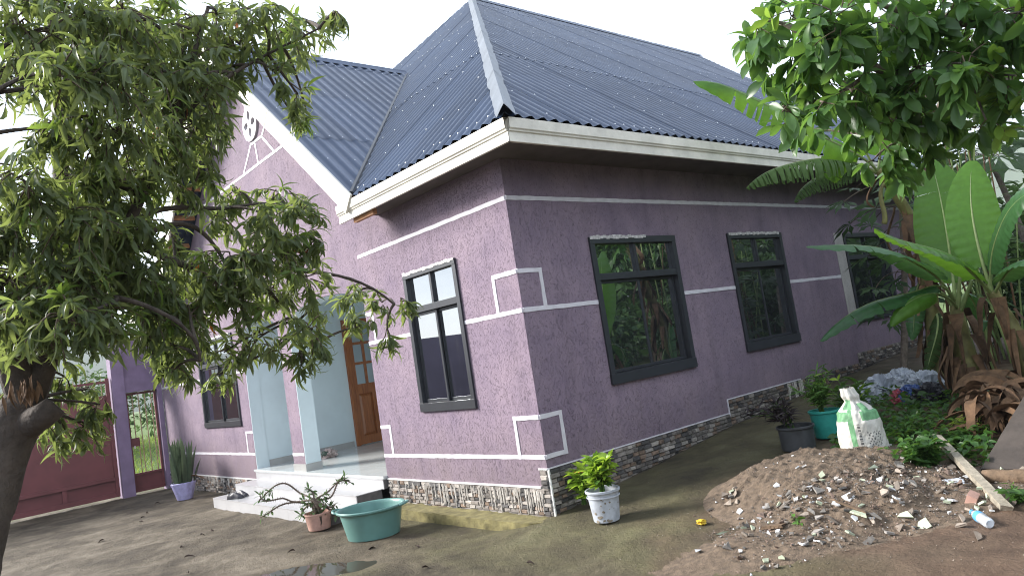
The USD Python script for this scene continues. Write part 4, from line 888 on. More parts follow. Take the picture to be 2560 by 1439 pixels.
# sawn stub
stub = spline(atp([(45, 1080, TD), (95, 1045, 3.25), (128, 1022, 3.2), (140, 1012, 3.2)]), 14); mb = MB(); mb.tube(stub, np.linspace(0.06, 0.042, 14), 14); obj('stub', barky(mb, 0.006, 9), 'bark', pt, True)
PC = """40,40,100 170,60,115 300,30,105 420,60,115 540,50,95 640,35,80 725,70,85 800,65,55 838,30,35 590,105,70 20,170,80 150,190,85 260,180,115 380,170,115 480,190,105 560,180,70
690,185,42 745,235,36 765,275,36 745,300,28 150,320,80 280,320,115 400,320,115 490,320,90 555,300,45 60,450,90 180,440,105 300,450,105 420,450,85 500,430,65 50,570,105 170,560,105 280,570,95
430,590,60 540,540,62 700,480,60 745,540,70 640,580,62 40,690,105 150,680,105 260,680,95 370,700,85 480,650,75 580,650,85 700,620,85 790,600,42 50,790,85 160,780,85 270,780,75 380,790,85 480,780,75 590,760,75 680,720,75 770,690,62
420,860,55 500,850,50 440,920,42 640,850,55 690,870,45 790,765,40 330,650,70 240,640,70 430,720,70 600,480,50 670,540,60 610,640,60 740,600,55 540,700,60 330,560,60 780,820,68 755,890,45 890,735,50 955,755,45 1005,750,26 900,815,38 970,830,36 545,930,28 560,880,34 220,975,50 160,940,45 110,1040,50 225,1060,48 60,960,50 250,1010,40 180,1100,34"""
clumps = []; rp = np.random.default_rng(5)
for t in PC.split():
    x, y, rr = map(float, t.split(',')); d = 2.75+0.0011*max(0, x-150)+0.5*rp.random() if y < 930 else 3.5+0.3*rp.random()
    if math.hypot(x-15, y-325) < 70 or math.hypot(x-115, y-95) < 30: continue
    c = at(x, y, d); clumps.append((c, rr*0.92*d/F_PX, max(4, (20 if y < 520 else 26)*(rr/100)**2)))
    if rr > 70 and rp.random() < 0.4: clumps.append((at(x+rp.normal(0, 25), y+rp.normal(0, 25), d+0.55), rr*0.9*d/F_PX, 14*(rr/100)**2))
crown(pt, limbs, clumps, dict(lift=-0.2, twig=(0.05, 0.20), sag=0.35, n=(9, 15), bright=0.07, along=0.45, down=0.50, L=0.088, W=0.0170, droop=(0.7, 2.6), prof=PROF_LANCE, fold=0.30, bunch=0.75, K=5, **{'from': 0.12}), 11, ['peach_leaf', 'peach_tip', 'peach_orange'], 300, 'bark')
r = np.random.default_rng(2); c = at(55, 965, 3.2)            # a bunch of dry leaves caught in the fork
Bd = c+r.normal(0, 0.032, (26, 3))*[1, 1, 0.5]; V, F = leaves(Bd, r.normal(0, 0.35, (26, 3))+[0, 0, -1], 0.075, 0.014, 0.6, seed=3)
add_foliage(pt, V, F, ['dry_leaf'], np.zeros(26, int), 0, rest='dry_leaves')

# ------------------------------------------------------------------ avocado tree reaching in from the right
av = thing('avocado_tree', 'broad-leaved tree with big glossy green leaves hanging in at top right', 'tree')
limbs2 = []
def limb2(P, r0, r1, n=24, nm='limb'):
    p = spline(np.array(P), n); mb = MB(); mb.tube(p, np.linspace(r0, r1, n), 10); obj(nm, barky(mb, r0*0.1, len(limbs2)+20), 'bark_pale', av, True); limbs2.append(p)
b0 = np.array([5.55, 0.75, 0.0]); b0[2] = float(ground_h(*b0[:2]))-0.1
limb2([b0, b0+[-0.05, 0.0, 0.8], at(2680, 420, 4.9), at(2660, 250, 4.8), at(2600, 60, 4.7), at(2560, -150, 4.7)], 0.12, 0.05, nm='trunk')
limb2([at(2665, 300, 4.8), at(2560, 228, 4.5), at(2480, 205, 4.4), at(2380, 190, 4.3), at(2280, 200, 4.2), at(2180, 165, 4.1), at(2060, 110, 4.0), at(1960, 60, 4.0)], 0.045, 0.010)
limb2([at(2610, 90, 4.7), at(2450, 60, 4.3), at(2300, 40, 4.1), at(2150, -10, 4.0)], 0.035, 0.010)
limb2([at(2380, 190, 4.3), at(2330, 290, 4.5), at(2290, 380, 4.7), at(2320, 430, 4.8)], 0.016, 0.006)
limb2([at(2180, 165, 4.1), at(2100, 230, 4.1), at(2020, 260, 4.1), at(1975, 280, 4.1)], 0.012, 0.004)
AC = """1895,55,50 1905,110,45 1990,35,80 2090,55,95 2220,40,95 2350,55,95 2470,55,100 2550,100,85 1975,140,58 2060,165,72 2180,150,92 2300,165,92 2420,160,82 2540,190,55 1990,225,40 1960,275,32 2060,255,36 2130,230,60 2200,260,66 2290,260,66 2380,255,60 2530,270,32 2540,320,38 2465,300,40
2200,335,58 2240,300,55 2345,335,36 2400,300,32 2270,380,42 2320,400,34 2230,415,34 2190,390,32 2300,330,40 2440,320,24 2130,330,24 2010,320,22 1975,300,22 2550,30,80 2050,100,60 1940,190,34"""
clumps = []
for t in AC.split():
    x, y, rr = map(float, t.split(',')); d = 3.7+0.0005*max(0, x-1900)+0.5*rp.random()+(0.5 if y > 300 else 0)
    clumps.append((at(x, y, d), rr*d/F_PX, max(2.5, 13*(rr/100)**2)))
    if rr > 60: clumps.append((at(x+rp.normal(0, 30), y+rp.normal(0, 20), d+0.6), rr*d/F_PX, 6*(rr/100)**2))
crown(av, limbs2, clumps, dict(lift=-0.1, twig=(0.06, 0.18), sag=0.2, n=(7, 12), bright=0.10, along=0.5, down=0.40, L=0.124, W=0.048, droop=(0.1, 0.9), prof=PROF_OBOV, fold=0.16, bunch=0.6, K=5, **{'from': 0.25}), 23, ['avocado_leaf', 'avocado_bright'], 300, 'bark_pale')

# ------------------------------------------------------------------ banana plants
def banana_blade(parent, rib, width, mat, hint, droop=0.5, tears=(), droops=None, seed=0, name='leaf', rise=0.03, skip=0.0, hang=0.0, n=44, mrib=0.016, gap=0.35):
    """A banana leaf: midrib along rib, a blade to both sides that is cut at the tears; hint: which way its upper face looks."""
    r = np.random.default_rng(seed); P = spline(rib, n); t = unit(np.gradient(P, axis=0)); N = np.asarray(hint, float)[None]-t*(t@np.asarray(hint, float))[:, None]; N = unit(N); Sd = np.cross(t, N)
    s = np.linspace(0, 1, n); s0 = skip; q = np.clip((s-s0)/(1-s0), 0, 1); w = np.where(s >= s0, np.clip(np.sin(np.pi*np.clip(q*0.93+0.06, 0, 1)**0.85), 0, 1)**0.55, 0)*width/2
    w = w*np.where(q > 0, 1, 0); mb = MB(); m = 6
    for sg in (-1, 1):
        cuts = sorted([s0]+[c+r.normal(0, 0.012) for c in tears]+[1.0])
        for a, b in zip(cuts[:-1], cuts[1:]):
            idx = np.linspace(a, b, max(3, int((b-a)*60))); dr = droop*(0.75+0.5*r.random()) if len(tears) else droop
            if droops is not None: dr = droops[sg > 0]*(0.8+0.4*r.random()) if len(tears) else droops[sg > 0]
            k = len(idx); g = gap*min(1, 0.06/(b-a)) if len(tears) else 0; V = []
            for j in range(m+1):
                f = j/m; ii = a+(b-a)*((idx-a)/(b-a)*(1-g*f)+g*f*0.5)
                Pi = np.stack([np.interp(ii, s, P[:, c]) for c in range(3)], -1); Ni = unit(np.stack([np.interp(ii, s, N[:, c]) for c in range(3)], -1)); Si = np.stack([np.interp(ii, s, Sd[:, c]) for c in range(3)], -1)
                wi = np.interp(idx, s, w); th = dr*f
                h = (math.sin(dr*f)/dr if dr > 0.02 else f); vdn = ((1-math.cos(dr*f))/dr if dr > 0.02 else 0)
                rip = 0.006*np.sin(idx*95+seed)*f
                V.append(Pi+Si*(sg*wi*h)[:, None]+Ni*(rise*wi*f-wi*vdn+rip)[:, None]+np.array([0, 0, -1.0])*(hang*wi*f**1.5)[:, None])
            V = np.vstack(V); F = [[j*k+i, j*k+i+1, (j+1)*k+i+1, (j+1)*k+i] for j in range(m) for i in range(k-1)]
            F = np.array(F); mb.add(V, F if sg > 0 else F[:, ::-1])
    lf = mb.build(name, mat, parent, True)
    rb = MB(); rb.tube(P-N*0.004, np.linspace(mrib, 0.003, n), 6); rb.build('midrib', 'banana_rib', lf, True)
    return lf
def sheaths(parent, path, rad, n, seed, lmin=0.3, lmax=0.8):
    """Dry brown leaf bases hanging along a stem."""
    r = np.random.default_rng(seed); P = spline(path, 60)
    for k in range(n):
        i = int(r.integers(14, 58)); a = r.random()*6.28; o = np.array([math.cos(a), math.sin(a), 0]); L = lmin+(lmax-lmin)*r.random(); p0 = P[i]+o*rad*0.95
        pts = [p0, p0+o*0.05+[0, 0, -0.25*L], p0+o*(0.06+0.08*r.random())+[0, 0, -0.65*L], p0+o*(0.03+0.14*r.random())+[0, 0, -L]]
        gz_ = [max(q[2], float(ground_h(q[0], q[1]))+0.03) for q in pts]; pts = [np.array([q[0], q[1], z]) for q, z in zip(pts, gz_)]
        c = spline(pts, 12); w = (0.025+0.05*r.random())*np.linspace(1, 0.35, 12); tdir = np.cross(o, [0, 0, 1.0]); tw = r.normal(0, 0.7)
        ang = np.linspace(0, tw, 12); sd = tdir[None]*np.cos(ang)[:, None]+o[None]*np.sin(ang)[:, None]
        V = np.vstack([c-sd*w[:, None], c+o*0.02, c+sd*w[:, None]]); F = [[j*12+q, j*12+q+1, (j+1)*12+q+1, (j+1)*12+q] for j in (0, 1) for q in range(11)]
        obj('dry_sheath', trimesh.Trimesh(V, np.vstack([np.array(F)[:, [0, 1, 2]], np.array(F)[:, [0, 2, 3]]]), process=False), 'dry_leaf', parent, True)
def stem(parent, pts, r0, r1, mat='pseudostem', name='stem'):
    p = spline(np.array(pts), 30); mb = MB(); mb.tube(p, np.linspace(r0, r1, 30), 14); obj(name, barky(mb, r0*0.10, int(abs(p[0, 0]*100)) % 50), mat, parent, True); return p
toC = lambda p: unit(CAM-np.asarray(p))
UPV = np.array([0, 0, 1.0])

bB = thing('banana_plant', 'banana plant with two tall upright pale green leaves and dry brown sheaths', 'banana plant', 'banana plants beside the house')
bb = ground_at(2430, 1002); DB = dist_to(bb)
sp = stem(bB, [bb-[0, 0, 0.1], at(2415, 900, DB), at(2398, 820, DB), at(2388, 755, DB)], 0.15, 0.055); sheaths(bB, sp, 0.13, 26, 4)
banana_blade(bB, [at(2390, 775, DB), at(2382, 690, DB), at(2370, 600, DB+0.1), at(2352, 500, DB+0.2), at(2328, 402, DB+0.35)], 0.62, 'banana_leaf', toC(bb)*0.9+RIGHT*-0.1, 0.25, tears=(0.78,), gap=0.06, skip=0.17, seed=1, mrib=0.02)
banana_blade(bB, [at(2392, 770, DB), at(2340, 690, DB-0.3), at(2290, 658, DB-0.6), at(2210, 622, DB-0.9), at(2110, 612, DB-1.1), at(2015, 616, DB-1.2)], 0.40, 'banana_dark', UPV+0.35*toC(bb), 0.6, tears=(0.42, 0.55, 0.72, 0.8), gap=0.15, skip=0.20, seed=3)
banana_blade(bB, [at(2395, 765, DB), at(2330, 715, DB-0.4), at(2288, 728, DB-0.6), at(2176, 757, DB-0.9), at(2112, 792, DB-1.0), at(2050, 852, DB-1.1)], 0.34, 'banana_dark', UPV+0.1*toC(bb), 1.3, tears=(0.5, 0.66, 0.8), gap=0.15, skip=0.24, seed=5, hang=0.15)
banana_blade(bB, [at(2395, 775, DB), at(2350, 735, DB-0.5), at(2290, 745, DB-0.8), at(2250, 775, DB-0.9), at(2228, 815, DB-0.95)], 0.30, 'banana_leaf', UPV*0.6+toC(bb)*0.6, 1.5, skip=0.5, seed=6)
banana_blade(bB, [at(2402, 770, DB), at(2425, 740, DB+0.3), at(2440, 770, DB+0.4), at(2452, 830, DB+0.4)], 0.24, 'banana_dark', UPV, 1.2, skip=0.3, seed=7)
for k, (x1, y1) in enumerate(((2400, 690), (2430, 700), (2352, 730))):
    mb = MB(); mb.tube(spline([at(2392, 800, DB), at((2392+x1)/2, 750, DB-0.05), at(x1, y1, DB-0.1)], 10), np.linspace(0.03, 0.015, 10), 7); mb.build('leaf_stalk', 'banana_rib', bB, True)

bC = thing('banana_plant', 'banana plant leaning in from the right edge with a broad arching leaf to the left', 'banana plant', 'banana plants beside the house')
cb = ground_at(2600, 985); DC = dist_to(cb)-0.3
sp = stem(bC, [cb-[0, 0, 0.1], at(2575, 905, DC), at(2525, 810, DC), at(2480, 728, DC)], 0.13, 0.05); sheaths(bC, sp, 0.11, 16, 6)
banana_blade(bC, [at(2480, 735, DC), at(2455, 650, DC), at(2433, 552, DC+0.1), at(2426, 470, DC+0.2), at(2432, 402, DC+0.3)], 0.48, 'banana_leaf', toC(cb), 0.2, skip=0.2, seed=2, mrib=0.02)
banana_blade(bC, [at(2480, 735, DC), at(2430, 680, DC-0.35), at(2370, 636, DC-0.7), at(2275, 606, DC-1.1), at(2190, 572, DC-1.4)], 0.46, 'banana_leaf', UPV*0.7+toC(cb)*0.5, 0.7, tears=(0.5, 0.68, 0.85), gap=0.12, skip=0.16, seed=8, mrib=0.02)
banana_blade(bC, [at(2480, 735, DC), at(2478, 650, DC-0.1), at(2497, 575, DC-0.3), at(2530, 515, DC-0.5), at(2600, 470, DC-0.7)], 0.42, 'banana_dark', UPV*0.5-RIGHT+0.2*toC(cb), 0.5, skip=0.15, seed=9)
banana_blade(bC, [at(2484, 738, DC), at(2510, 690, DC-0.2), at(2560, 650, DC-0.5), at(2640, 650, DC-0.8)], 0.40, 'banana_dark', UPV, 0.8, skip=0.2, seed=10)

bA = thing('banana_plant', 'tall leaning banana plant with torn leaves in front of the eave', 'banana plant', 'banana plants beside the house')
ab = ground_at(2350, 965); DA = dist_to(ab)
sp = stem(bA, [ab-[0, 0, 0.1], at(2340, 860, DA), at(2318, 700, DA-0.1), at(2282, 560, DA-0.3), at(2235, 480, DA-0.45), at(2195, 425, DA-0.6)], 0.11, 0.045); sheaths(bA, sp, 0.085, 30, 8, 0.25, 0.6)
D1 = DA-0.6
banana_blade(bA, [at(2195, 428, D1), at(2150, 390, D1-0.2), at(2060, 343, D1-0.4), at(1960, 285, D1-0.6), at(1870, 240, D1-0.7), at(1800, 212, D1-0.8), at(1733, 204, D1-0.8)], 0.42, 'banana_leaf', UPV*0.55+toC(at(2000, 300, 9))*0.6, 1.0, tears=(0.32, 0.46, 0.54, 0.60, 0.64, 0.70, 0.74, 0.82), droops=(0.9, 1.7), skip=0.14, seed=12, hang=0.25)
banana_blade(bA, [at(2195, 428, D1), at(2165, 380, D1-0.1), at(2138, 352, D1-0.2), at(2105, 395, D1-0.3), at(2080, 455, D1-0.35)], 0.50, 'banana_leaf', toC(at(2130, 400, 9))+0.5*RIGHT, 0.9, tears=(0.6, 0.75, 0.88), skip=0.25, seed=13)
shred = tuple(np.linspace(0.2, 0.97, 26))
banana_blade(bA, [at(2192, 432, D1), at(2130, 405, D1-0.2), at(2060, 396, D1-0.4), at(1980, 408, D1-0.55), at(1920, 428, D1-0.65), at(1865, 470, D1-0.7)], 0.34, 'hedge_leaf', UPV, 1.6, tears=shred, skip=0.12, seed=14, hang=0.7, gap=0.5)
banana_blade(bA, [at(2192, 432, D1), at(2120, 425, D1-0.1), at(2050, 440, D1-0.25), at(2005, 470, D1-0.35), at(1985, 505, D1-0.4)], 0.30, 'hedge_leaf', UPV, 1.5, tears=shred, skip=0.15, seed=15, hang=0.6, gap=0.5)
banana_blade(bA, [at(2195, 430, D1), at(2200, 380, D1), at(2195, 310, D1), at(2170, 235, D1-0.1)], 0.38, 'banana_leaf', toC(at(2190, 330, 9)), 0.4, tears=(0.5, 0.7), skip=0.2, seed=16)
banana_blade(bA, [at(2200, 430, D1), at(2235, 400, D1+0.1), at(2275, 415, D1+0.2), at(2300, 470, D1+0.2)], 0.3, 'banana_dark', UPV, 1.0, tears=(0.5, 0.7, 0.85), skip=0.2, seed=17)
mb = MB(); mb.tube(spline([at(2215, 455, D1), at(2204, 470, D1), at(2203, 500, D1), at(2210, 560, D1)], 14), np.linspace(0.018, 0.03, 14), 8); mb.build('hanging_stalk', 'pseudostem', bA, True)
banana_blade(bA, [at(2330, 770, DA), at(2345, 800, DA-0.15), at(2335, 860, DA-0.2), at(2318, 930, DA-0.2)], 0.26, 'hedge_leaf', toC(ab), 1.3, tears=tuple(np.linspace(0.2, 0.9, 9)), skip=0.1, seed=18, hang=0.3)
banana_blade(bA, [at(2300, 700, DA), at(2290, 740, DA-0.1), at(2285, 800, DA-0.15), at(2280, 850, DA-0.15)], 0.24, 'banana_dark', toC(ab), 0.8, tears=(0.5, 0.7), skip=0.1, seed=19)

# heap of dead banana leaves at the stem foot
hp = thing('dead_leaf_heap', 'heap of dry brown banana leaves at the foot of the stems', 'leaf heap')
r = np.random.default_rng(31)
for k in range(80):
    x, y = 2425+150*r.random(), 985+85*r.random(); c = ground_at(x, y+20); c = c+unit(CAM-c)*0.15; a = r.random()*6.28; o = np.array([math.cos(a), math.sin(a), 0]); L = 0.25+0.4*r.random(); h = 0.06+0.26*r.random()
    pts = [c-o*L/2+[0, 0, 0.02], c-o*L*0.2+[0, 0, h], c+o*L*0.25+[0, 0, h*0.9], c+o*L/2+[0, 0, 0.0+0.1*r.random()]]
    P = spline(pts, 14); sd = np.cross(o, UPV); w = (0.015+0.04*r.random())*np.sin(np.linspace(0.25, 2.9, 14)); tw = np.linspace(0, r.normal(0, 1.3), 14)
    S = sd[None]*np.cos(tw)[:, None]+UPV[None]*np.sin(tw)[:, None]; V = np.vstack([P-S*w[:, None], P-[0, 0, 0.02], P+S*w[:, None]]); F = np.array([[j*14+q, j*14+q+1, (j+1)*14+q+1, (j+1)*14+q] for j in (0, 1) for q in range(13)])
    obj('dry_leaf', trimesh.Trimesh(V, np.vstack([F[:, [0, 1, 2]], F[:, [0, 2, 3]]]), process=False), 'dry_leaf', hp, True)

# ------------------------------------------------------------------ papaya-like tree with lobed leaves, shrubs, weeds, grass
def lobed_leaf(mb, c, axis, nrm, R_, seed, lobes=7):
    r = np.random.default_rng(seed); axis = unit(axis-nrm*(axis@nrm)); sd = np.cross(nrm, axis)
    for k in range(lobes):
        a = (k-(lobes-1)/2)*0.62+r.normal(0, 0.06); d = axis*math.cos(a)+sd*math.sin(a); L = R_*(1-0.09*abs(k-(lobes-1)/2))*(0.9+0.2*r.random()); p = np.cross(nrm, d); dr = -nrm*0.0+np.array([0, 0, -0.25*L])
        V = [c, c+d*L*0.35+p*L*0.06, c+d*L*0.6+p*L*0.17+dr*0.3, c+d*L*0.75+p*L*0.06+dr*0.5, c+d*L+dr, c+d*L*0.75-p*L*0.06+dr*0.5, c+d*L*0.6-p*L*0.17+dr*0.3, c+d*L*0.35-p*L*0.06, c+d*L*0.6+dr*0.25]
        mb.add(V, [[0, 1, 8], [1, 2, 8], [2, 3, 8], [3, 4, 8], [4, 5, 8], [5, 6, 8], [6, 7, 8], [7, 0, 8]])
def lobed_tree(name, label, base, top, leafs, mat, seed, R0, r0=0.05):
    t = thing(name, label, 'tree'); p = spline([base-[0, 0, 0.1], (base+top)/2+[0.05, 0.02, 0], top], 20); mb = MB(); mb.tube(p, np.linspace(r0, r0*0.5, 20), 10); mb.build('trunk', 'bark_pale', t); r = np.random.default_rng(seed)
    for k, c in enumerate(leafs):
        j = np.argmin(np.abs(p[:, 2]-(c[2]+0.1))); st = MB(); st.tube(spline([p[j], (p[j]+c)/2+[0, 0, 0.08], c], 8), 0.006, 5); lf = MB(); lobed_leaf(lf, c, unit(c-p[j]+r.normal(0, 0.1, 3)), unit(np.array([0, 0, 1.0])+0.4*toC(c)+r.normal(0, 0.3, 3)), R0*(0.8+0.4*r.random()), k)
        o = lf.build('leaf', mat, t, False); st.build('leaf_stalk', 'twig', o, True)
    return t
r = np.random.default_rng(41)
pb = np.array([0.95, 5.7, float(ground_h(0.95, 5.7))]); DP = dist_to(pb)
pts = [(2150, 470), (2190, 520), (2135, 560), (2240, 470), (2120, 505), (2205, 600), (2230, 700), (2262, 760), (2182, 720), (2245, 640), (2170, 640), (2275, 690), (2290, 610), (2215, 440), (2260, 540), (2225, 800), (2195, 780), (2305, 740), (2140, 425), (2300, 500), (2175, 565), (2210, 660)]
lobed_tree('papaya_tree', 'small tree with dark lobed leaves in front of the third side window', pb, at(2245, 430, DP-0.2), [at(x+r.normal(0, 8), y, DP-0.2+r.normal(0, 0.35)) for x, y in pts], 'dark_leaf', 5, 0.34)
pb2 = np.array([1.1, 11.0, float(ground_h(1.1, 11.0))])
pts = [(2440, 330), (2490, 350), (2530, 320), (2470, 300), (2560, 360), (2500, 390), (2545, 395), (2420, 370), (2460, 420), (2395, 340), (2515, 290), (2570, 300), (2430, 395), (2360, 385), (2330, 360)]
D2_ = 13.5
tp = at(2475, 400, D2_); pb2 = np.array([tp[0]+0.3, tp[1]+0.2, float(ground_h(tp[0], tp[1]))])
lobed_tree('papaya_tree', 'taller tree whose dark lobed leaves stand against the sky at right', pb2, tp, [at(x+r.normal(0, 6), y, D2_+r.normal(0, 0.4)) for x, y in pts], 'dark_leaf', 6, 0.55, 0.07)

def shrub(name, label, loc, R_, Hh, n, mats, seed, L=0.11, W=0.05, group=None, n_single=0, cat='shrub', prof=PROF_OVAL, stems=7):
    """Leaf cloud on a few stems, built about its own base."""
    t = thing(name, label, cat, group, loc); r = np.random.default_rng(seed); cl = r.normal(size=(26, 3)); cl = unit(cl)*(r.random(26)**0.4)[:, None]*[R_, R_, Hh*0.5]*0.85+[0, 0, Hh*0.52]
    wood = MB()
    for k in range(stems): wood.tube(spline([np.zeros(3), cl[k]*[0.5, 0.5, 0.45], cl[k]], 9), np.linspace(0.018, 0.005, 9)*max(0.5, Hh/1.6), 5)
    wood.build('stem', 'twig', t, True, kind='stuff')
    k = r.integers(0, 26, n); u = unit(r.normal(size=(n, 3))); rr = R_*0.42*(r.random(n)**0.5); B = cl[k]+u*rr[:, None]*[1, 1, 0.8]; B[:, 2] = np.maximum(B[:, 2], 0.02); D = u+r.normal(0, 0.35, (n, 3))+[0, 0, -0.1]
    V, F = leaves(B, D, L*(0.7+0.6*r.random(n)), W*(0.7+0.6*r.random(n)), 0.5, K=3, prof=prof, seed=seed, fold=0.18, spin=0.6); which = (r.random(n) < 0.25).astype(int) if len(mats) > 1 else np.zeros(n, int)
    add_foliage(t, V, F, mats, which, n_single); return t
sh = shrub('garden_shrub', 'dense dark shrub in the thicket behind the banana plants', (0, 0, -0.1), 1.0, 2.0, 1500, ['dark_leaf', 'hedge_leaf'], 3, 0.16, 0.075, 'shrubs of the thicket')
GRP = 'shrubs of the thicket'
def place(loc, s, rz):
    far = loc[0] > 4.5; return copy_of(sh, (loc[0], loc[1], float(ground_h(loc[0], loc[1]))-0.1), rz, 'dark garden shrub mirrored in the side windows' if far else 'dense dark shrub in the thicket behind the banana plants', s, 'shrubs mirrored in the side windows' if far else GRP)
UsdGeom.Xformable(sh).GetOrderedXformOps()[0].Set(Gf.Vec3d(3.4, 7.6, float(ground_h(3.4, 7.6))-0.1))
for k, (x, y, s) in enumerate(((2.5, 6.6, 0.75), (3.0, 9.4, 1.2), (2.0, 11.5, 1.3), (1.2, 14, 1.5), (3.4, 12.5, 1.5), (0.6, 17, 1.6), (2.4, 16, 1.7), (-0.6, 20, 1.8), (1.6, 21, 2.0), (4.2, 10.2, 1.1),
                               (5.0, 6.2, 1.1), (6.4, 8.0, 1.5), (7.6, 11.5, 1.9), (9.0, 15.5, 2.2), (6.2, 4.0, 0.9), (8.6, 5.2, 1.6), (10.4, 9.2, 2.0), (6.0, 14, 1.8), (4.9, 18, 2.1), (11, 19, 2.3), (9.8, 2.6, 1.6), (8.0, 20, 2.2), (11.5, 13.5, 2.1), (7.2, 3.2, 1.2))):
    place((x, y), s, k*1.3)
# tall trees of the thicket on the right, seen only in the window panes
tt = thing('thicket_tree', 'leafy garden tree mirrored in the side windows', 'tree', 'trees mirrored in the side windows', (7.6, 7.2, 0.3))
mb = MB(); mb.tube(spline([[0, 0, -0.2], [0.1, 0, 1.2], [0.0, 0.1, 2.6], [0.2, 0, 4.0]], 16), np.linspace(0.13, 0.05, 16), 10); mb.build('trunk', 'bark', tt)
r = np.random.default_rng(51); cl = unit(r.normal(size=(30, 3)))*(r.random(30)**0.4)[:, None]*[1.8, 1.8, 1.5]+[0, 0, 3.7]; n = 2600; k = r.integers(0, 30, n); u = unit(r.normal(size=(n, 3))); B = cl[k]+u*0.55*(r.random(n)**0.5)[:, None]
V, F = leaves(B, u+[0, 0, -0.4], 0.2*(0.7+0.6*r.random(n)), 0.085, 0.5, K=3, prof=PROF_OVAL, seed=6, spin=0.6); add_foliage(tt, V, F, ['avocado_leaf', 'dark_leaf'], (r.random(n) < 0.5).astype(int), rest='crown')
for x, y, s, rz in ((9.6, 12.6, 1.2, 1), (6.9, 12.0, 1.0, 2.2), (11.2, 17, 1.4, 4), (10.6, 6.0, 1.15, 3), (6.0, 9.6, 0.95, 5), (8.6, 2.6, 1.0, 1.5), (9.2, -0.6, 0.9, 2.5), (8.3, 9.9, 1.15, 0.5), (5.2, 15.2, 1.2, 3.6), (8.4, 16.5, 1.35, 0.9)):
    copy_of(tt, (x, y, float(ground_h(x, y))-0.1), rz, 'leafy garden tree mirrored in the side windows', s, 'trees mirrored in the side windows')
# reeds: thin upright canes at the right edge
rd = thing('cane_clump', 'clump of thin upright canes behind the right-hand banana plant', 'canes')
r = np.random.default_rng(61)
for k in range(26):
    x, y = 2445+130*r.random(), 900; d = 10.2+2.2*r.random(); b = at(x, y, d); b[2] = float(ground_h(b[0], b[1])); tp = b+[r.normal(0, 0.25), r.normal(0, 0.25), 2.0+1.4*r.random()]
    mb = MB(); mb.tube(spline([b, (b+tp)/2+r.normal(0, 0.05, 3), tp], 10), np.linspace(0.016, 0.006, 10), 5); c = mb.build('cane', 'banana_rib' if k % 3 else 'dry_leaf', rd, True)
    n = 7; s = r.random(n)*0.75+0.25; B = b+(tp-b)*s[:, None]; V, F = leaves(B, np.c_[r.normal(0, 1, (n, 2)), 0.6*np.ones(n)], 0.55, 0.035, 1.6, K=6, seed=k, fold=0.2); add_foliage(c, V, F, ['hedge_leaf'], np.zeros(n, int), rest='leaves')

# weeds: leafy clumps on the soil behind the rubble, each a plant
def weed(px, py, n, size, seed, label, mats=('weed_leaf', 'weed_leaf'), L=0.055, W=0.03, n_single=0, name='weed_plant', flat=0.6, group=None, prof=PROF_OVAL):
    b = ground_at(px, py); t = thing(name, label, 'weed', group, b); r = np.random.default_rng(seed); ns = max(4, n//14); st = MB(); B, D = [], []
    for k in range(ns):
        a = r.random()*6.28; o = np.array([math.cos(a), math.sin(a), 0]); tip = o*size*r.random()*0.9+[0, 0, size*flat*(0.5+0.8*r.random())]; P = spline([o*0.02, tip*[0.4, 0.4, 0.7], tip], 8); st.tube(P, 0.003, 4, cap=False)
        for j in range(n//ns): q = P[r.integers(2, 8)]; B.append(q); d = r.normal(size=3); D.append([d[0], d[1], 0.25*abs(d[2])])
    st.build('stem', 'weed_leaf', t, True, kind='stuff'); V, F = leaves(np.array(B), np.array(D), L*(0.6+0.8*r.random(len(B))), W*(0.6+0.8*r.random(len(B))), 0.5, K=3, prof=prof, seed=seed, fold=0.15, spin=0.4)
    add_foliage(t, V+0, F, list(mats), (r.random(len(B)) < 0.3).astype(int), 0); return t
weed(2320, 1190, 380, 0.27, 71, 'largest bright green weed clump, left of the leaning white plank', L=0.075, W=0.045, flat=0.9)
weed(2290, 1180, 220, 0.26, 72, 'leafy weed between the sack and the largest weed clump', flat=0.8)
weed(2275, 1110, 260, 0.34, 73, 'dark green weed right behind the white and green sack', ('weed_leaf', 'dark_leaf'))
weed(2390, 1120, 200, 0.28, 74, 'weed under the upper end of the leaning plank')
weed(2545, 1262, 70, 0.16, 75, 'small bright weed below the grey slab at the right edge', L=0.06, W=0.03)
weed(2002, 1325, 26, 0.09, 76, 'tiny green seedling at the front foot of the rubble', L=0.05, W=0.024, flat=1.1)
weed(2430, 1085, 140, 0.24, 77, 'yellowish grassy weed beside the dry leaf heap', ('lime_leaf', 'weed_leaf'), L=0.12, W=0.012, prof=PROF_LANCE)
gc = []; r = np.random.default_rng(81)
for k in range(2600):
    x = 2090+400*r.random(); y = 985+190*r.random(); p = ground_at(x, y) if k % 1 == 0 else None
    gc.append(p)
gc = np.array(gc); keep = meshkit.fbm(gc*2.2, 3, 5) > 0.36; keep &= ~((gc[:, 0] < 1.65) & (gc[:, 1] < 2.6)); gc = gc[keep]
V, F = leaves(gc+np.c_[np.zeros((len(gc), 2)), 0.16*r.random(len(gc))**1.5], np.c_[r.normal(size=(len(gc), 2)), 0.5*r.random(len(gc))], 0.07*(0.6+0.8*r.random(len(gc))), 0.042*(0.6+0.8*r.random(len(gc))), 0.5, K=3, prof=PROF_OVAL, seed=4, spin=0.4)
qv, qf = V.reshape(-1, 3), (F[None]+(np.arange(len(V))*V.shape[1])[:, None, None]).reshape(-1, 3)
tag(obj('ground_cover', trimesh.Trimesh(qv, qf, process=False), 'weed_leaf', None, True), 'low leafy weeds covering the soil behind the rubble', 'weeds', None, 'stuff')
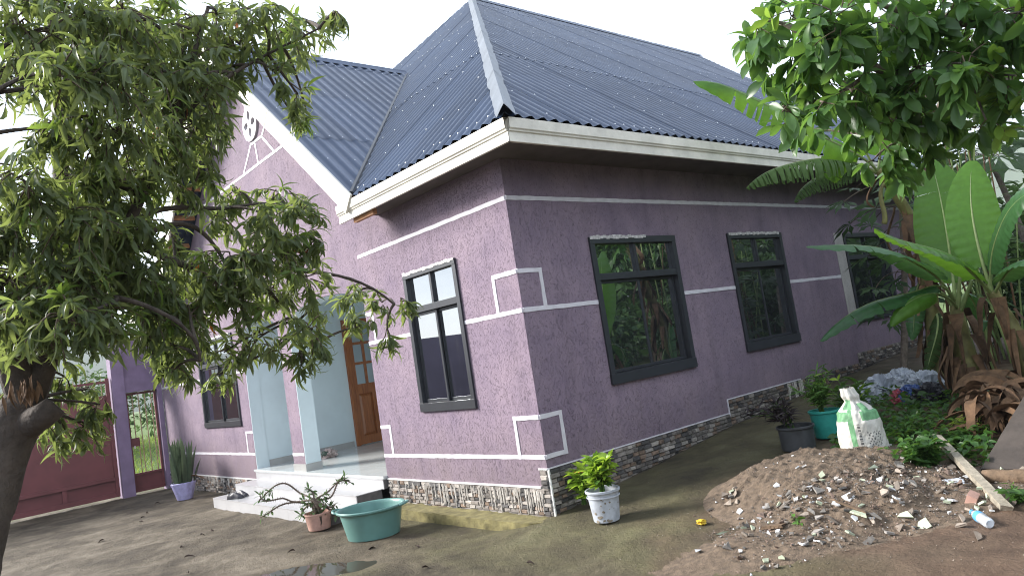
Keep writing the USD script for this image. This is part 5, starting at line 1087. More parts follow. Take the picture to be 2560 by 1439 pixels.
# grass and hedge beyond the gate
r = np.random.default_rng(91); n = 9000; gxx = -13.0-11*r.random(n)**0.8; gyy = -6+10*r.random(n)-0.1*(gxx+13); B = np.c_[gxx, gyy, ground_h(gxx, gyy)]
V, F = leaves(B, np.c_[r.normal(0, 0.4, (n, 2)), np.ones(n)], 0.20*(0.5+r.random(n)), 0.022, 0.7, K=3, seed=9, fold=0.1)
tag(obj('grass', trimesh.Trimesh(V.reshape(-1, 3), (F[None]+(np.arange(n)*V.shape[1])[:, None, None]).reshape(-1, 3), process=False), 'grass_blade', None, True), 'bright grass on the bank outside the gates', 'grass', None, 'stuff')
hd = shrub('hedge_bush', 'rounded green bush on the grass bank beyond the gate', (-22.5, 0.6, float(ground_h(-22.5, 0.6))-0.1), 1.5, 2.9, 1700, ['hedge_leaf', 'dark_leaf'], 13, 0.17, 0.085, 'bushes beyond the gate', 0, 'bush')
for x, y, s, rz in ((-22.8, 3.0, 1.05, 1), (-22.3, -1.8, 0.95, 2), (-23.5, -4.6, 0.6, 3), (-23.0, 5.6, 1.15, 4), (-24.0, -7.2, 0.55, 5)):
    copy_of(hd, (x, y, float(ground_h(x, y))-0.1), rz, 'rounded green bush on the grass bank beyond the gate', s, 'bushes beyond the gate')

# ------------------------------------------------------------------ rubble pile
def G(x, y): return float(ground_full(np.array([x]), np.array([y]))[0])
PK = at(2000, 1150, 6.62); MC = np.array([PK[0]+0.02, PK[1]-0.04])
MH = 1.42*(PK[2]-float(ground_h(PK[0], PK[1]))); print('MH', MH)
def mound_h(x, y):
    """Height of the heap above the ground."""
    x, y = np.asarray(x, float)-MC[0], np.asarray(y, float)-MC[1]
    u, v = x*0.64+y*0.77, x*0.77-y*0.64                 # u runs to the right across the view, v towards the camera
    rr = np.sqrt((np.where(u > 0, u/1.25, u/0.84))**2+(np.where(v > 0, v/1.15, v/0.75))**2)
    h = MH*(1.25*np.clip(1-rr, 0, 1)**1.05); h = np.minimum(h, 0.62*MH+0.35*np.maximum(h-0.62*MH, 0))
    toe = 0.055*np.exp(-((v-0.95)/0.28)**2-((u-0.25)/1.15)**2)
    p = np.stack([x, y, 0*x], -1); return h + toe + (0.075*(meshkit.fbm(p*5+7, 4, 3)-0.5)+0.055*(meshkit.fbm(p*26, 3, 8)-0.5))*np.clip(h*8+toe*14, 0, 1)
xs, ys = np.arange(MC[0]-1.7, MC[0]+1.9, 0.015), np.arange(MC[1]-1.7, MC[1]+1.5, 0.015); Xm, Ym = np.meshgrid(xs, ys, indexing='ij'); Hm = mound_h(Xm, Ym); Zm = ground_full(Xm, Ym)+Hm-0.006
nyy = len(ys); V = np.stack([Xm, Ym, Zm], -1).reshape(-1, 3); ii, jj = np.meshgrid(np.arange(len(xs)-1), np.arange(nyy-1), indexing='ij'); a = (ii*nyy+jj).ravel(); FQ = np.stack([a, a+nyy, a+nyy+1, a+1], 1)
ok = (Hm.reshape(-1)[FQ] > 0.006).any(1); FQ = FQ[ok]; tm = trimesh.Trimesh(V, np.vstack([FQ[:, [0, 1, 2]], FQ[:, [0, 2, 3]]]), process=False); tm.remove_unreferenced_vertices()
rb = thing('rubble_pile', 'heap of brown soil and rubble with broken tiles in front of the sack', 'rubble pile')
obj('soil_heap', tm, 'mound_soil', rb, True)
r = np.random.default_rng(101)
def hull_(r):
    p = r.uniform(-1, 1, (9, 3)); return trimesh.convex.convex_hull(p)
HULLS = [hull_(r) for _ in range(24)] # = [trimesh.Trimesh(r.uniform(-1, 1, (9, 3))).convex_hull for _ in range(24)]
def rock(mb, c, s, r):
    a = r.random()*6.28; t = r.normal(0, 0.5); R3 = trimesh.transformations.euler_matrix(t, r.normal(0, 0.5), a)[:3, :3]; h_ = HULLS[r.integers(0, len(HULLS))]; v = (h_.vertices*np.array([1, 0.55+0.4*r.random(), 0.28+0.4*r.random()])*s) @ R3.T; return mb.add(v+c, h_.faces)
def shard(mb, c, s, r, nrm, th=0.009):
    k = r.integers(4, 7); a = np.sort(r.random(k)*6.28); nrm = unit(nrm+r.normal(0, 0.35, 3)); e1 = unit(np.cross(nrm, r.normal(size=3))); e2 = np.cross(nrm, e1); sx = 0.45+0.55*r.random()
    q = np.array([c+s*(math.cos(t)*e1+sx*math.sin(t)*e2)*(0.75+0.4*r.random()) for t in a]); V = np.vstack([q, q+nrm*th, c[None], (c+nrm*th)[None]]); F = []
    for i in range(k): j = (i+1) % k; F += [[i, j, k+j], [i, k+j, k+i], [j, i, 2*k], [k+i, k+j, 2*k+1]]
    return mb.add(V, F)
def heap_spot(r, front=0.8):
    while True:
        u, v = r.normal(0.15, 0.75), r.normal(0.55, 0.5)
        x, y = MC[0]+u*0.64+v*0.77, MC[1]+u*0.77-v*0.64
        if -1.0 < u < 1.5 and -0.5 < v < 1.35 and x > 1.25 and r.random() < (0.16+0.84*(v > 0.5)): return x, y
small = {k: MB() for k in ('rubble_a', 'rubble_b', 'rubble_c', 'shard_white')}
for k in range(3200):
    x, y = heap_spot(r); s = 0.004+0.009*r.random()**2; rock(small['shard_white' if r.random() < 0.05 else ('rubble_a', 'rubble_b', 'rubble_c')[k % 3]], np.array([x, y, G(x, y)+float(mound_h(x, y))+s*0.3]), s, r)
for k, mb in small.items(): mb.build('gravel', k, rb, False, kind='stuff')
for k in range(285):
    x, y = heap_spot(r); z = G(x, y)+float(mound_h(x, y)); e = 0.03; gxn = (float(mound_h(x+e, y))-float(mound_h(x-e, y)))/(2*e); gyn = (float(mound_h(x, y+e))-float(mound_h(x, y-e)))/(2*e); nrm = unit(np.array([-gxn, -gyn, 1.0]))
    s = 0.012+0.032*r.random()**2.4; q = r.random()
    if q < 0.14: shard(MB(), np.array([x, y, z+0.003]), s*0.75+0.006, r, nrm).build('tile_shard', 'shard_white', rb, False)
    elif q < 0.52: shard(MB(), np.array([x, y, z+0.002]), s*1.2+0.01, r, nrm, 0.014).build('tile_shard', ('rubble_a', 'rubble_c', 'shard_green')[k % 3], rb, False)
    else: rock(MB(), np.array([x, y, z+s*0.22]), s, r).build('stone', ('rubble_a', 'rubble_b', 'rubble_c', 'rubble_a')[k % 4], rb, False)
def on_heap(px, py):
    lo, hi = 4.0, 8.0
    for _ in range(50):
        m = (lo+hi)/2; p = at(px, py, m)
        if p[2] > G(p[0], p[1])+float(mound_h(p[0], p[1])): lo = m
        else: hi = m
    return at(px, py, lo)
# the larger chips that the photograph shows one by one
for px, py, s, mt in ((1940, 1215, 0.030, 'shard_white'), (1990, 1248, 0.022, 'shard_white'), (2075, 1225, 0.020, 'shard_white'), (2122, 1243, 0.042, 'shard_white'), (2032, 1260, 0.024, 'shard_white'), (2085, 1262, 0.020, 'shard_white'), (1908, 1272, 0.022, 'shard_white'), (1850, 1280, 0.026, 'shard_white'),
                      (2136, 1297, 0.022, 'shard_white'), (1897, 1298, 0.018, 'shard_white'), (2265, 1295, 0.052, 'shard_green'), (2312, 1315, 0.048, 'shard_green'), (1805, 1330, 0.058, 'shard_green'), (1862, 1322, 0.028, 'shard_green'), (2012, 1295, 0.050, 'rubble_a'), (2045, 1330, 0.055, 'rubble_c'), (2100, 1350, 0.040, 'rubble_a'), (2440, 1345, 0.042, 'rubble_a'), (2405, 1318, 0.055, 'rubble_a'), (2125, 1335, 0.034, 'shard_green')):
    c = on_heap(px, py); shard(MB(), c+[0, 0, 0.006], s, r, unit(np.array([0, 0, 1.0])+0.5*toC(c)), 0.012).build('tile_shard', mt, rb, False)
for px, py, s in ((1815, 1245, 0.045), (1838, 1238, 0.04), (1822, 1262, 0.04), (1845, 1255, 0.035), (1835, 1222, 0.03)):
    c = on_heap(px, py); rock(MB(), c+[0, 0, s*0.3], s, r).build('stone', 'rubble_a', rb, 40)
def bar_between(p, q, w, h, name, label, cat, mt, group=None, taper=1.0, seed=0, broken=True):
    """A sawn length of wood lying between two points."""
    t = thing(name, label, cat, group); d = unit(q-p); sd = unit(np.cross(d, UPV)); up = np.cross(sd, d); n = 26; r_ = np.random.default_rng(seed); V = []
    for i in range(n):
        f = i/(n-1); c = p+(q-p)*f; ww, hh = w*(1+(taper-1)*f), h*(1+(taper-1)*f)
        for a, b in ((-1, -1), (1, -1), (1, 1), (-1, 1)): V.append(c+sd*a*ww/2*(1+r_.normal(0, 0.05))+up*b*hh/2*(1+r_.normal(0, 0.06))+(d*r_.normal(0, 0.02) if i in (0, n-1) else 0))
    F = [[4*i+j, 4*i+(j+1) % 4, 4*i+4+(j+1) % 4, 4*i+4+j] for i in range(n-1) for j in range(4)]+[[3, 2, 1, 0], [4*n-4, 4*n-3, 4*n-2, 4*n-1]]
    MB().add(np.array(V), F).build('plank', mt, t, False); return t
g0, g1 = ground_at(2520, 1285), ground_at(2350, 1130)
p1 = at(2342, 1092, dist_to(g1)-0.12); p0 = g0+[0, 0, 0.035]
bar_between(p1, p0, 0.058, 0.045, 'white_plank', 'long weathered white wooden plank leaning across the weeds', 'plank', 'old_wood', seed=4)
s0, s1 = ground_at(2385, 1095), at(2432, 1010, dist_to(ground_at(2432, 1010))-0.5); bar_between(s1, s0, 0.035, 0.03, 'thin_stick', 'thin tan stick leaning on the banana stem', 'stick', 'dry_leaf', seed=5)
s0, s1 = on_heap(2090, 1258), on_heap(2160, 1285); bar_between(s0+[0, 0, 0.02], s1+[0, 0, 0.02], 0.018, 0.012, 'wood_splinter', 'short brown stick lying on the face of the rubble', 'stick', 'brown_wood', seed=6)
s0, s1 = on_heap(1910, 1322), on_heap(1962, 1318); bar_between(s0+[0, 0, 0.015], s1+[0, 0, 0.015], 0.045, 0.02, 'wood_offcut', 'yellow brown wood offcut at the front foot of the rubble', 'offcut', 'brown_wood', seed=7)
s0, s1 = on_heap(2130, 1282), on_heap(2162, 1292); bar_between(s0+[0, 0, 0.014], s1+[0, 0, 0.014], 0.035, 0.014, 'wood_offcut', 'small greenish wood offcut on the rubble above the stones', 'offcut', 'shard_green', seed=8)
for k, (a, b) in enumerate((((2165, 1178), (2300, 1235)), ((2178, 1190), (2290, 1240)), ((2185, 1180), (2330, 1228)))):
    t = thing('thin_rod', ('dark thin rod behind the rubble, nearest of three', 'dark thin rod behind the rubble, middle of three', 'dark thin rod behind the rubble, farthest of three')[(1, 0, 2)[k]], 'rod'); p, q = ground_at(*a), ground_at(*b); p[2] = G(p[0], p[1])+0.05; q[2] = G(q[0], q[1])+0.05; MB().tube(spline([p, (p+q)/2+[0, 0, 0.02], q], 12), 0.008, 6).build('rod', 'black_bucket', t)
t = thing('fallen_brick', 'piece of red brick standing in the soil by the plank', 'brick', None, ground_at(2425, 1262)); bk = rough_box(-0.03, 0.03, -0.045, 0.045, -0.03, 0.085, 0.03, 0.006, 5); bk.apply_transform(trimesh.transformations.rotation_matrix(0.5, [0.3, 1, 0.2])); obj('brick_piece', bk, 'clay_pot', t, 30)
t = thing('stone_chip', 'single pale stone chip alone on the yard in front of the rubble', 'stone', None, ground_at(1745, 1380)); mb = MB(); rock(mb, np.array([0, 0, 0.012]), 0.036, r); mb.build('stone', 'shard_white', t, 40)
c = on_heap(1755, 1310); t = thing('yellow_wrapper', 'crumpled yellow wrapper at the left foot of the rubble', 'wrapper', None, c); w_ = trimesh.creation.icosphere(subdivisions=3); v = w_.vertices; v *= (0.036*(0.25+1.4*meshkit.fbm(v*2.2+3, 4, 2)))[:, None]; v[:, 2] = v[:, 2]*0.6+0.02; obj('wrapper', w_, 'yellow_foil', t, False)
# slab leaning at the right edge on a log
sl = thing('grey_slab', 'weathered grey slab propped up at the right edge', 'slab')
c00, c10, c11, c01 = ground_at(2455, 1185)+[0, 0, 0.04], ground_at(2660, 1185)+[0, 0, 0.03], at(2700, 975, 6.9), at(2562, 985, 7.15)
V = np.array([c00, c10, c11, c01]); nn = unit(np.cross(V[1]-V[0], V[3]-V[0])); b = []
uu, vv = np.meshgrid(np.linspace(0, 1, 30), np.linspace(0, 1, 30), indexing='ij'); Pg = (V[0]*((1-uu)*(1-vv))[..., None]+V[1]*(uu*(1-vv))[..., None]+V[2]*(uu*vv)[..., None]+V[3]*((1-uu)*vv)[..., None]).reshape(-1, 3); Pg = Pg+nn*(0.02*(meshkit.fbm(Pg*6, 4, 3)-0.5))[:, None]
ff = np.array([[i*30+j, (i+1)*30+j, (i+1)*30+j+1, i*30+j+1] for i in range(29) for j in range(29)]); Vt = np.vstack([Pg, Pg-nn*0.045]); rim = [i*30 for i in range(30)]+[29*30+j for j in range(1, 30)]+[i*30+29 for i in range(28, -1, -1)]+[j for j in range(28, 0, -1)]
Fall = np.vstack([ff, ff[:, ::-1]+900, np.array([[rim[k], rim[(k+1) % len(rim)], rim[(k+1) % len(rim)]+900, rim[k]+900] for k in range(len(rim))])]); MB().add(Vt, Fall).build('slab', 'slab', sl, 30)
lg0, lg1 = ground_at(2465, 1212), ground_at(2640, 1218); t = thing('rotten_log', 'brown rotten log below the grey slab', 'log'); mb = MB(); mb.tube(spline([lg0+[0, 0, 0.05], (lg0+lg1)/2+[0, 0, 0.06], lg1+[0, 0, 0.05]], 20), 0.055, 12); obj('log', barky(mb, 0.014, 7), 'brown_wood', t, True)
# bottle
bt = thing('plastic_bottle', 'empty clear plastic bottle with blue label lying on the soil', 'bottle')
p0, p1 = ground_at(2432, 1292)+[0, 0, 0.035], ground_at(2488, 1330)+[0, 0, 0.035]; d = unit(p1-p0); Lb = 0.235; e1 = unit(np.cross(d, UPV)); e2 = np.cross(e1, d)
def lathe_axis(prof, n=32):
    mb = MB(); mb.lathe(prof, n); v = np.vstack(mb.v); return trimesh.Trimesh(p0+np.outer(v[:, 0], e1)+np.outer(v[:, 1], e2)+np.outer(v[:, 2], d), np.vstack(mb.f), process=False)
obj('bottle_body', lathe_axis([(0.0, Lb), (0.022, Lb), (0.031, Lb-0.012), (0.033, Lb-0.03), (0.029, Lb-0.05), (0.033, Lb-0.065), (0.029, Lb-0.085), (0.033, Lb-0.10), (0.033, 0.09), (0.030, 0.065), (0.016, 0.03), (0.013, 0.022), (0.013, 0.012)]), 'bottle_plastic', bt, 30)
obj('label', lathe_axis([(0.0335, Lb-0.105), (0.0345, Lb-0.108), (0.0345, 0.085), (0.0335, 0.082)]), 'bottle_label', bt, 30)
obj('cap', lathe_axis([(0.0152, 0.02), (0.0155, 0.018), (0.0155, 0.002), (0.013, 0.0), (0.0, 0.0)]), 'bottle_label', bt, 30)
t = thing('torn_bag', 'small torn clear plastic bag by the plank', 'bag', None, ground_at(2385, 1222)); w_ = trimesh.creation.icosphere(subdivisions=4); v = w_.vertices; v *= (0.5+1.0*meshkit.fbm(v*2.5+1, 4, 6))[:, None]*np.array([0.10, 0.05, 0.04]); v[:, 2] += 0.03; obj('bag', w_, 'bag_plastic', t, 50)

# ------------------------------------------------------------------ woven sack
sk = ground_at(2172, 1168); st_ = thing('woven_sack', 'upright white woven sack with green print, twisted shut at the top', 'sack', None, sk, 0.6)
nth, nz_ = 96, 80; th = np.linspace(0, 2*np.pi, nth, endpoint=False); zz = np.linspace(0, 1, nz_); prof = np.interp(zz, [0, 0.03, 0.12, 0.35, 0.58, 0.70, 0.78, 0.84, 0.90, 1.0], [0.105, 0.145, 0.168, 0.175, 0.165, 0.145, 0.090, 0.055, 0.066, 0.048])
TH, ZZ = np.meshgrid(th, zz); wr = meshkit.fbm(np.stack([np.cos(TH)*2, np.sin(TH)*2, ZZ*5], -1), 4, 5)-0.5; wr2 = meshkit.fbm(np.stack([np.cos(TH)*5, np.sin(TH)*5, ZZ*9], -1), 3, 9)-0.5
RR = prof[:, None]*(1+0.22*wr+0.10*wr2*(ZZ > 0.05)+0.08*np.cos(2*TH)*(1-ZZ)+0.10*(ZZ > 0.74)*np.cos(7*TH)); HZ = 0.66*ZZ+0.02*wr2
VS = np.stack([RR*np.cos(TH)-0.05*ZZ**3, RR*np.sin(TH)*0.88+0.03*ZZ**2, HZ], -1).reshape(-1, 3)
ca = math.atan2(*(toC(sk)[[1, 0]]))-0.6; q = []
for i in range(nz_-1):
    for j in range(nth): q.append((i*nth+j, i*nth+(j+1) % nth, (i+1)*nth+(j+1) % nth, (i+1)*nth+j, zz[i], (th[j]-ca+np.pi) % (2*np.pi)-np.pi))
green, dark, white = [], [], []
for f in q:
    z_, a_ = f[4], f[5]; g = (0.60 < z_ < 0.72 and not -0.30 < a_ < 0.18) or (z_ < 0.74 and abs(a_+0.40) < 0.10) or (0.66 < z_ < 0.80 and 0.4 < a_ < 0.9) or (0.74 < z_ < 0.86 and -0.9 < a_ < -0.2)
    k_ = 0.18 < z_ < 0.56 and ((abs(a_+0.06) < 0.05 and int(z_*90) % 3) or (0.25 < a_ < 0.95 and 0.28 < z_ < 0.46 and (int(a_*26)*7+int(z_*60)*5) % 4 == 0))
    (green if g else dark if k_ else white).append(f[:4])
body = obj('sack_body', trimesh.Trimesh(VS, np.vstack([np.array(white)[:, [0, 1, 2]], np.array(white)[:, [0, 2, 3]]]), process=False), 'sack_white', st_, True)
for nm, fs, mt in (('green_print', green, 'sack_green'), ('dark_print', dark, 'sack_print')): obj(nm, trimesh.Trimesh(VS, np.vstack([np.array(fs)[:, [0, 1, 2]], np.array(fs)[:, [0, 2, 3]]]), process=False), mt, body, True, kind='stuff')
# heap of plastic bags beyond
for k, (px, py, sx, sz, mt, lab) in enumerate(((2172, 1008, 0.15, 0.16, 'bag_plastic', 'crumpled white plastic bag, leftmost of the rubbish bags'), (2215, 992, 0.19, 0.20, 'bag_plastic', 'large white plastic bag in the middle of the rubbish bags'), (2262, 985, 0.17, 0.22, 'bag_plastic', 'tall white plastic bag, highest of the rubbish bags'), (2318, 985, 0.18, 0.20, 'bag_plastic', 'white plastic bag, rightmost of the rubbish bags'),
                                              (2258, 1004, 0.11, 0.12, 'bag_red', 'small red printed bag among the white rubbish bags'), (2290, 1002, 0.15, 0.15, 'bag_blue', 'dark blue bag among the white rubbish bags'), (2328, 1003, 0.17, 0.16, 'bag_black', 'black bag with pale print at the right of the rubbish bags'))):
    g = ground_at(px, py); t = thing('rubbish_bag', lab, 'bag', None, g+toC(g)*(0.15 if k > 3 else 0)*np.array([1, 1, 0])); w_ = trimesh.creation.icosphere(subdivisions=4); v = w_.vertices.copy(); f = 0.30+0.95*(1-np.abs(meshkit.fbm(v*2.2+k*5, 5, k)-0.5)*3.4); v = v*f[:, None]*np.array([sx, sx*0.8, sz*0.8]); v[:, 2] = np.maximum(v[:, 2]+sz*0.45, 0)
    w_.vertices = v; obj('bag', w_, mt, t, 40)

# ------------------------------------------------------------------ planters, basin, pots, shoes
def bucket(name, label, cat, loc, r0, r1, h, mt, lip=0.012, soil=True, n=56):
    t = thing(name, label, cat, None, loc)
    MB().lathe([(0.0, 0.004), (r0*0.96, 0.004), (r0, 0.012), (r1*0.985, h-0.03), (r1+lip*0.2, h-0.028), (r1+lip, h-0.02), (r1+lip, h-0.004), (r1+lip*0.6, h), (r1-0.002, h-0.003), (r1-0.006, h-0.05), (r0-0.006, 0.03), (0, 0.03)], n).build('bucket', mt, t, 35)
    if soil: MB().lathe([(r1-0.008, h-0.055), (r1*0.5, h-0.035), (0.0, h-0.03)], 24).build('soil', 'soil_dark', t, True)
    return t
def plant_leaves(parent, loc0, n, size, height, mats, L, W, seed, prof=PROF_OVAL, droop=0.6, up=0.6, name='leaf', single=60, stems=7, lean=(0, 0), fold=0.2, K=4):
    r = np.random.default_rng(seed); B, D = [], []; stm = MB()
    for k in range(stems):
        a = k/stems*6.28+r.random(); o = np.array([math.cos(a), math.sin(a), 0]); tip = np.array([lean[0], lean[1], 0])+o*size*(0.25+0.6*r.random())+[0, 0, height*(0.55+0.5*r.random())]; P = spline([o*0.02, tip*[0.35, 0.35, 0.6], tip], 12)+np.asarray(loc0); stm.tube(P, np.linspace(0.006, 0.003, 12), 5, cap=False)
        for j in range(n//stems): i = r.integers(3, 12); B.append(P[i]); d = r.normal(size=3); D.append([d[0], d[1], up*abs(d[2])+0.2])
    stm.build('stem', 'weed_leaf', parent, True, kind='stuff'); V, F = leaves(np.array(B), np.array(D), L*(0.6+0.7*r.random(len(B))), W*(0.6+0.7*r.random(len(B))), droop, K=K, prof=prof, seed=seed, fold=fold, spin=0.4)
    wh = (r.random(len(B)) < 0.3).astype(int)
    for i in range(min(single, len(V))): obj(name, trimesh.Trimesh(V[i], F, process=False), mats[wh[i]], parent, True)
    if len(V) > single: obj('foliage', trimesh.Trimesh(V[single:].reshape(-1, 3), (F[None]+(np.arange(len(V)-single)*V.shape[1])[:, None, None]).reshape(-1, 3), process=False), mats[0], parent, True, kind='stuff')
bk = ground_at(1518, 1300); wb = bucket('white_bucket', 'stained white plastic bucket planted with bright green leaves by the house corner', 'bucket', bk, 0.112, 0.138, 0.27, 'white_bucket')
mb = MB(); mb.lathe([(0.1405, 0.205), (0.1435, 0.207), (0.1435, 0.216), (0.1405, 0.218)], 48); mb.build('rib', 'white_bucket', wb, 35)
r = np.random.default_rng(111); dirt = MB(); cam_a = math.atan2(*(toC(bk)[[1, 0]]))
for k in range(22):
    a = cam_a+r.normal(0, 0.6); z = 0.015+0.20*r.random()**1.6; rr = 0.112+(0.026)*z/0.27+0.0015; s = 0.004+0.012*r.random()*(1.4-z*4); s = max(s, 0.003)
    o, tg_ = np.array([math.cos(a), math.sin(a), 0]), np.array([-math.sin(a), math.cos(a), 0]); c = o*rr+[0, 0, z]; ring = [c+s*(math.cos(q_)*tg_+0.8*math.sin(q_)*UPV)*(0.7+0.5*r.random()) for q_ in np.arange(7)*0.8976]; dirt.add(np.vstack([ring, [c+o*0.001]]), [[i, (i+1) % 7, 7] for i in range(7)])
dirt.build('stain', 'bucket_stain', wb, True, kind='stuff')
gp = thing('potted_plant', 'bright yellow green leafy plant growing in the white bucket', 'plant', None, bk+[0, 0, 0.23])
plant_leaves(gp, (0, 0, 0), 190, 0.15, 0.33, ['lime_leaf', 'weed_leaf'], 0.125, 0.062, 7, single=110, stems=11)
lp = thing('trailing_plant', 'yellow green plant with an orange flower spilling left of the white bucket', 'plant', None, ground_at(1462, 1268)+[0, 0, 0.0])
plant_leaves(lp, (0, 0, 0.03), 170, 0.14, 0.34, ['lime_leaf', 'weed_leaf'], 0.115, 0.056, 8, single=90, stems=10)
mb = MB(); fc = np.array([0.02, -0.03, 0.33]); V, F = leaves(np.tile(fc, (9, 1)), np.c_[np.cos(np.arange(9)*0.7), np.sin(np.arange(9)*0.7), 0.4*np.ones(9)], 0.06, 0.016, 0.5, K=3, seed=2); obj('flower', trimesh.Trimesh(V.reshape(-1, 3), (F[None]+(np.arange(9)*V.shape[1])[:, None, None]).reshape(-1, 3), process=False), 'flower', lp, True)
b1 = ground_at(1998, 1122); bucket('black_planter', 'squat dark grey planter tub with a maroon leaved plant', 'planter', b1, 0.155, 0.165, 0.23, 'black_bucket')
mp = thing('potted_plant', 'dark maroon narrow leaved plant in the dark grey tub', 'plant', None, b1+[-0.03, 0, 0.19]); plant_leaves(mp, (0, 0, 0), 240, 0.26, 0.28, ['maroon_leaf', 'dark_leaf'], 0.15, 0.022, 9, PROF_LANCE, 0.9, stems=10, lean=(-0.14, -0.08))
b2 = ground_at(2072, 1092); bucket('teal_bucket', 'teal plastic bucket planter behind the dark grey tub', 'bucket', b2, 0.12, 0.14, 0.27, 'teal_bucket')
yp = thing('potted_plant', 'tall yellowish green bushy plant in the teal bucket', 'plant', None, b2+[-0.02, 0, 0.24]); plant_leaves(yp, (0, 0, 0), 330, 0.24, 0.42, ['weed_leaf', 'lime_leaf'], 0.13, 0.022, 10, PROF_LANCE, 0.8, stems=12)
b3 = ground_at(2135, 1062); yp2 = thing('leafy_plant', 'leafy green plant in the ground right of the teal bucket', 'plant', None, b3); plant_leaves(yp2, (0, 0, 0), 150, 0.26, 0.52, ['weed_leaf', 'lime_leaf'], 0.14, 0.04, 12, PROF_OVAL, 0.8, stems=9)
# lilac pot with snake plant
sp_ = ground_at(463, 1247); lp_ = thing('lilac_pot', 'lilac flared pot standing by the pedestrian gate', 'pot', None, sp_)
MB().lathe([(0, 0.003), (0.125, 0.003), (0.135, 0.02), (0.165, 0.14), (0.195, 0.25), (0.205, 0.27), (0.21, 0.30), (0.20, 0.31), (0.19, 0.30), (0.185, 0.27), (0.0, 0.265)], 48, fn=lambda v: v*np.stack([1+0.03*np.cos(10*np.arctan2(v[:, 1], v[:, 0]))*(v[:, 2] > 0.12)]*2+[np.ones(len(v))], 1)).build('pot', 'lilac_pot', lp_, 35)
sn = thing('snake_plant', 'snake plant with stiff upright grey green blades in the lilac pot', 'plant', None, sp_+[0, 0, 0.26]); r = np.random.default_rng(121); n = 52
B = np.c_[r.normal(0, 0.065, (n, 2)), np.zeros(n)]; D = np.c_[B[:, :2]*1.5+r.normal(0, 0.05, (n, 2)), np.ones(n)]; V, F = leaves(B, D, 0.45+0.45*r.random(n), 0.085, 0.08, K=5, prof=lambda s: np.clip(1.05-0.15*s-s**5, 0.03, 1)*(0.75+0.35*np.sin(np.pi*s)), seed=3, fold=0.35, spin=3)
for i in range(n): obj('leaf', trimesh.Trimesh(V[i], F, process=False), 'snake_leaf', sn, True)
V, F = leaves(np.array([[0.08, 0.02, 0.1]]*3), np.array([[0.8, 0.5, 1.0], [0.9, 0.2, 0.7], [-0.9, -0.4, 0.5]]), 0.45, 0.04, 1.7, K=7, seed=4)
for i in range(3): obj('leaf', trimesh.Trimesh(V[i], F, process=False), 'dry_leaf' if i < 2 else 'snake_leaf', sn, True)
# teal basin with rope handles
bs = ground_at(936, 1338); bs = bs+[0, 0, 0.004]; ba = thing('plastic_basin', 'large empty teal plastic basin with a moulded handle', 'basin', None, bs, math.atan2(RIGHT[1], RIGHT[0]))
MB().lathe([(0, 0.012), (0.245, 0.010), (0.262, 0.0), (0.270, 0.004), (0.325, 0.26), (0.331, 0.272), (0.352, 0.276), (0.362, 0.284), (0.364, 0.297), (0.356, 0.305), (0.342, 0.304), (0.332, 0.296), (0.322, 0.27), (0.268, 0.03), (0.25, 0.02), (0, 0.02)], 96, fn=lambda v: v*np.stack([1+0.004*np.cos(40*np.arctan2(v[:, 1], v[:, 0]))*((v[:, 2] > 0.02) & (v[:, 2] < 0.25))]*2+[np.ones(len(v))], 1), sy=0.90).build('basin', 'basin_plastic', ba, 35)
for a in (-0.20, math.pi-0.10):
    o, tg_ = np.array([math.cos(a), math.sin(a)*0.9, 0]), np.array([-math.sin(a), math.cos(a), 0]); mb = MB(); mb.tube(spline([o*0.35+tg_*-0.09+[0, 0, 0.290], o*0.377+tg_*-0.075+[0, 0, 0.297], o*0.380+tg_*0.075+[0, 0, 0.297], o*0.35+tg_*0.09+[0, 0, 0.290]], 16), 0.013, 8); mb.build('handle', 'basin_plastic', ba, 40)
# crown-of-thorns in a broken clay pot
ct = ground_at(800, 1322); cp = thing('clay_pot', 'cracked pale clay pot by the steps', 'pot', None, ct)
MB().lathe([(0, 0.004), (0.115, 0.004), (0.125, 0.012), (0.150, 0.17), (0.158, 0.185), (0.155, 0.20), (0.145, 0.198), (0.138, 0.16), (0, 0.155)], 48).build('pot', 'clay_pot', cp, 35)
a = math.atan2(*(toC(ct)[[1, 0]]))+0.15; o, tg_ = np.array([math.cos(a), math.sin(a), 0]), np.array([-math.sin(a), math.cos(a), 0]); mb = MB(); P = [o*0.1215+[0, 0, 0.01]+tg_*0.005, o*0.131+[0, 0, 0.06]-tg_*0.004, o*0.140+[0, 0, 0.10]+tg_*0.004, o*0.154+[0, 0, 0.17]]
V = np.vstack([[p_-tg_*w, p_+tg_*w, p_+o*0.002] for p_, w in zip(P, (0.002, 0.006, 0.008, 0.014))]); mb.add(V, [[3*i+j, 3*i+(j+1) % 3, 3*i+3+(j+1) % 3, 3*i+3+j] for i in range(3) for j in range(3)]).build('crack', 'soil_dark', cp, False)
th_ = thing('thorn_plant', 'sprawling thorny succulent with arching stems growing out of the clay pot', 'plant'); r = np.random.default_rng(131); DT_ = dist_to(ct)-0.05; top = ct+[0, 0, 0.16]
V_all = []
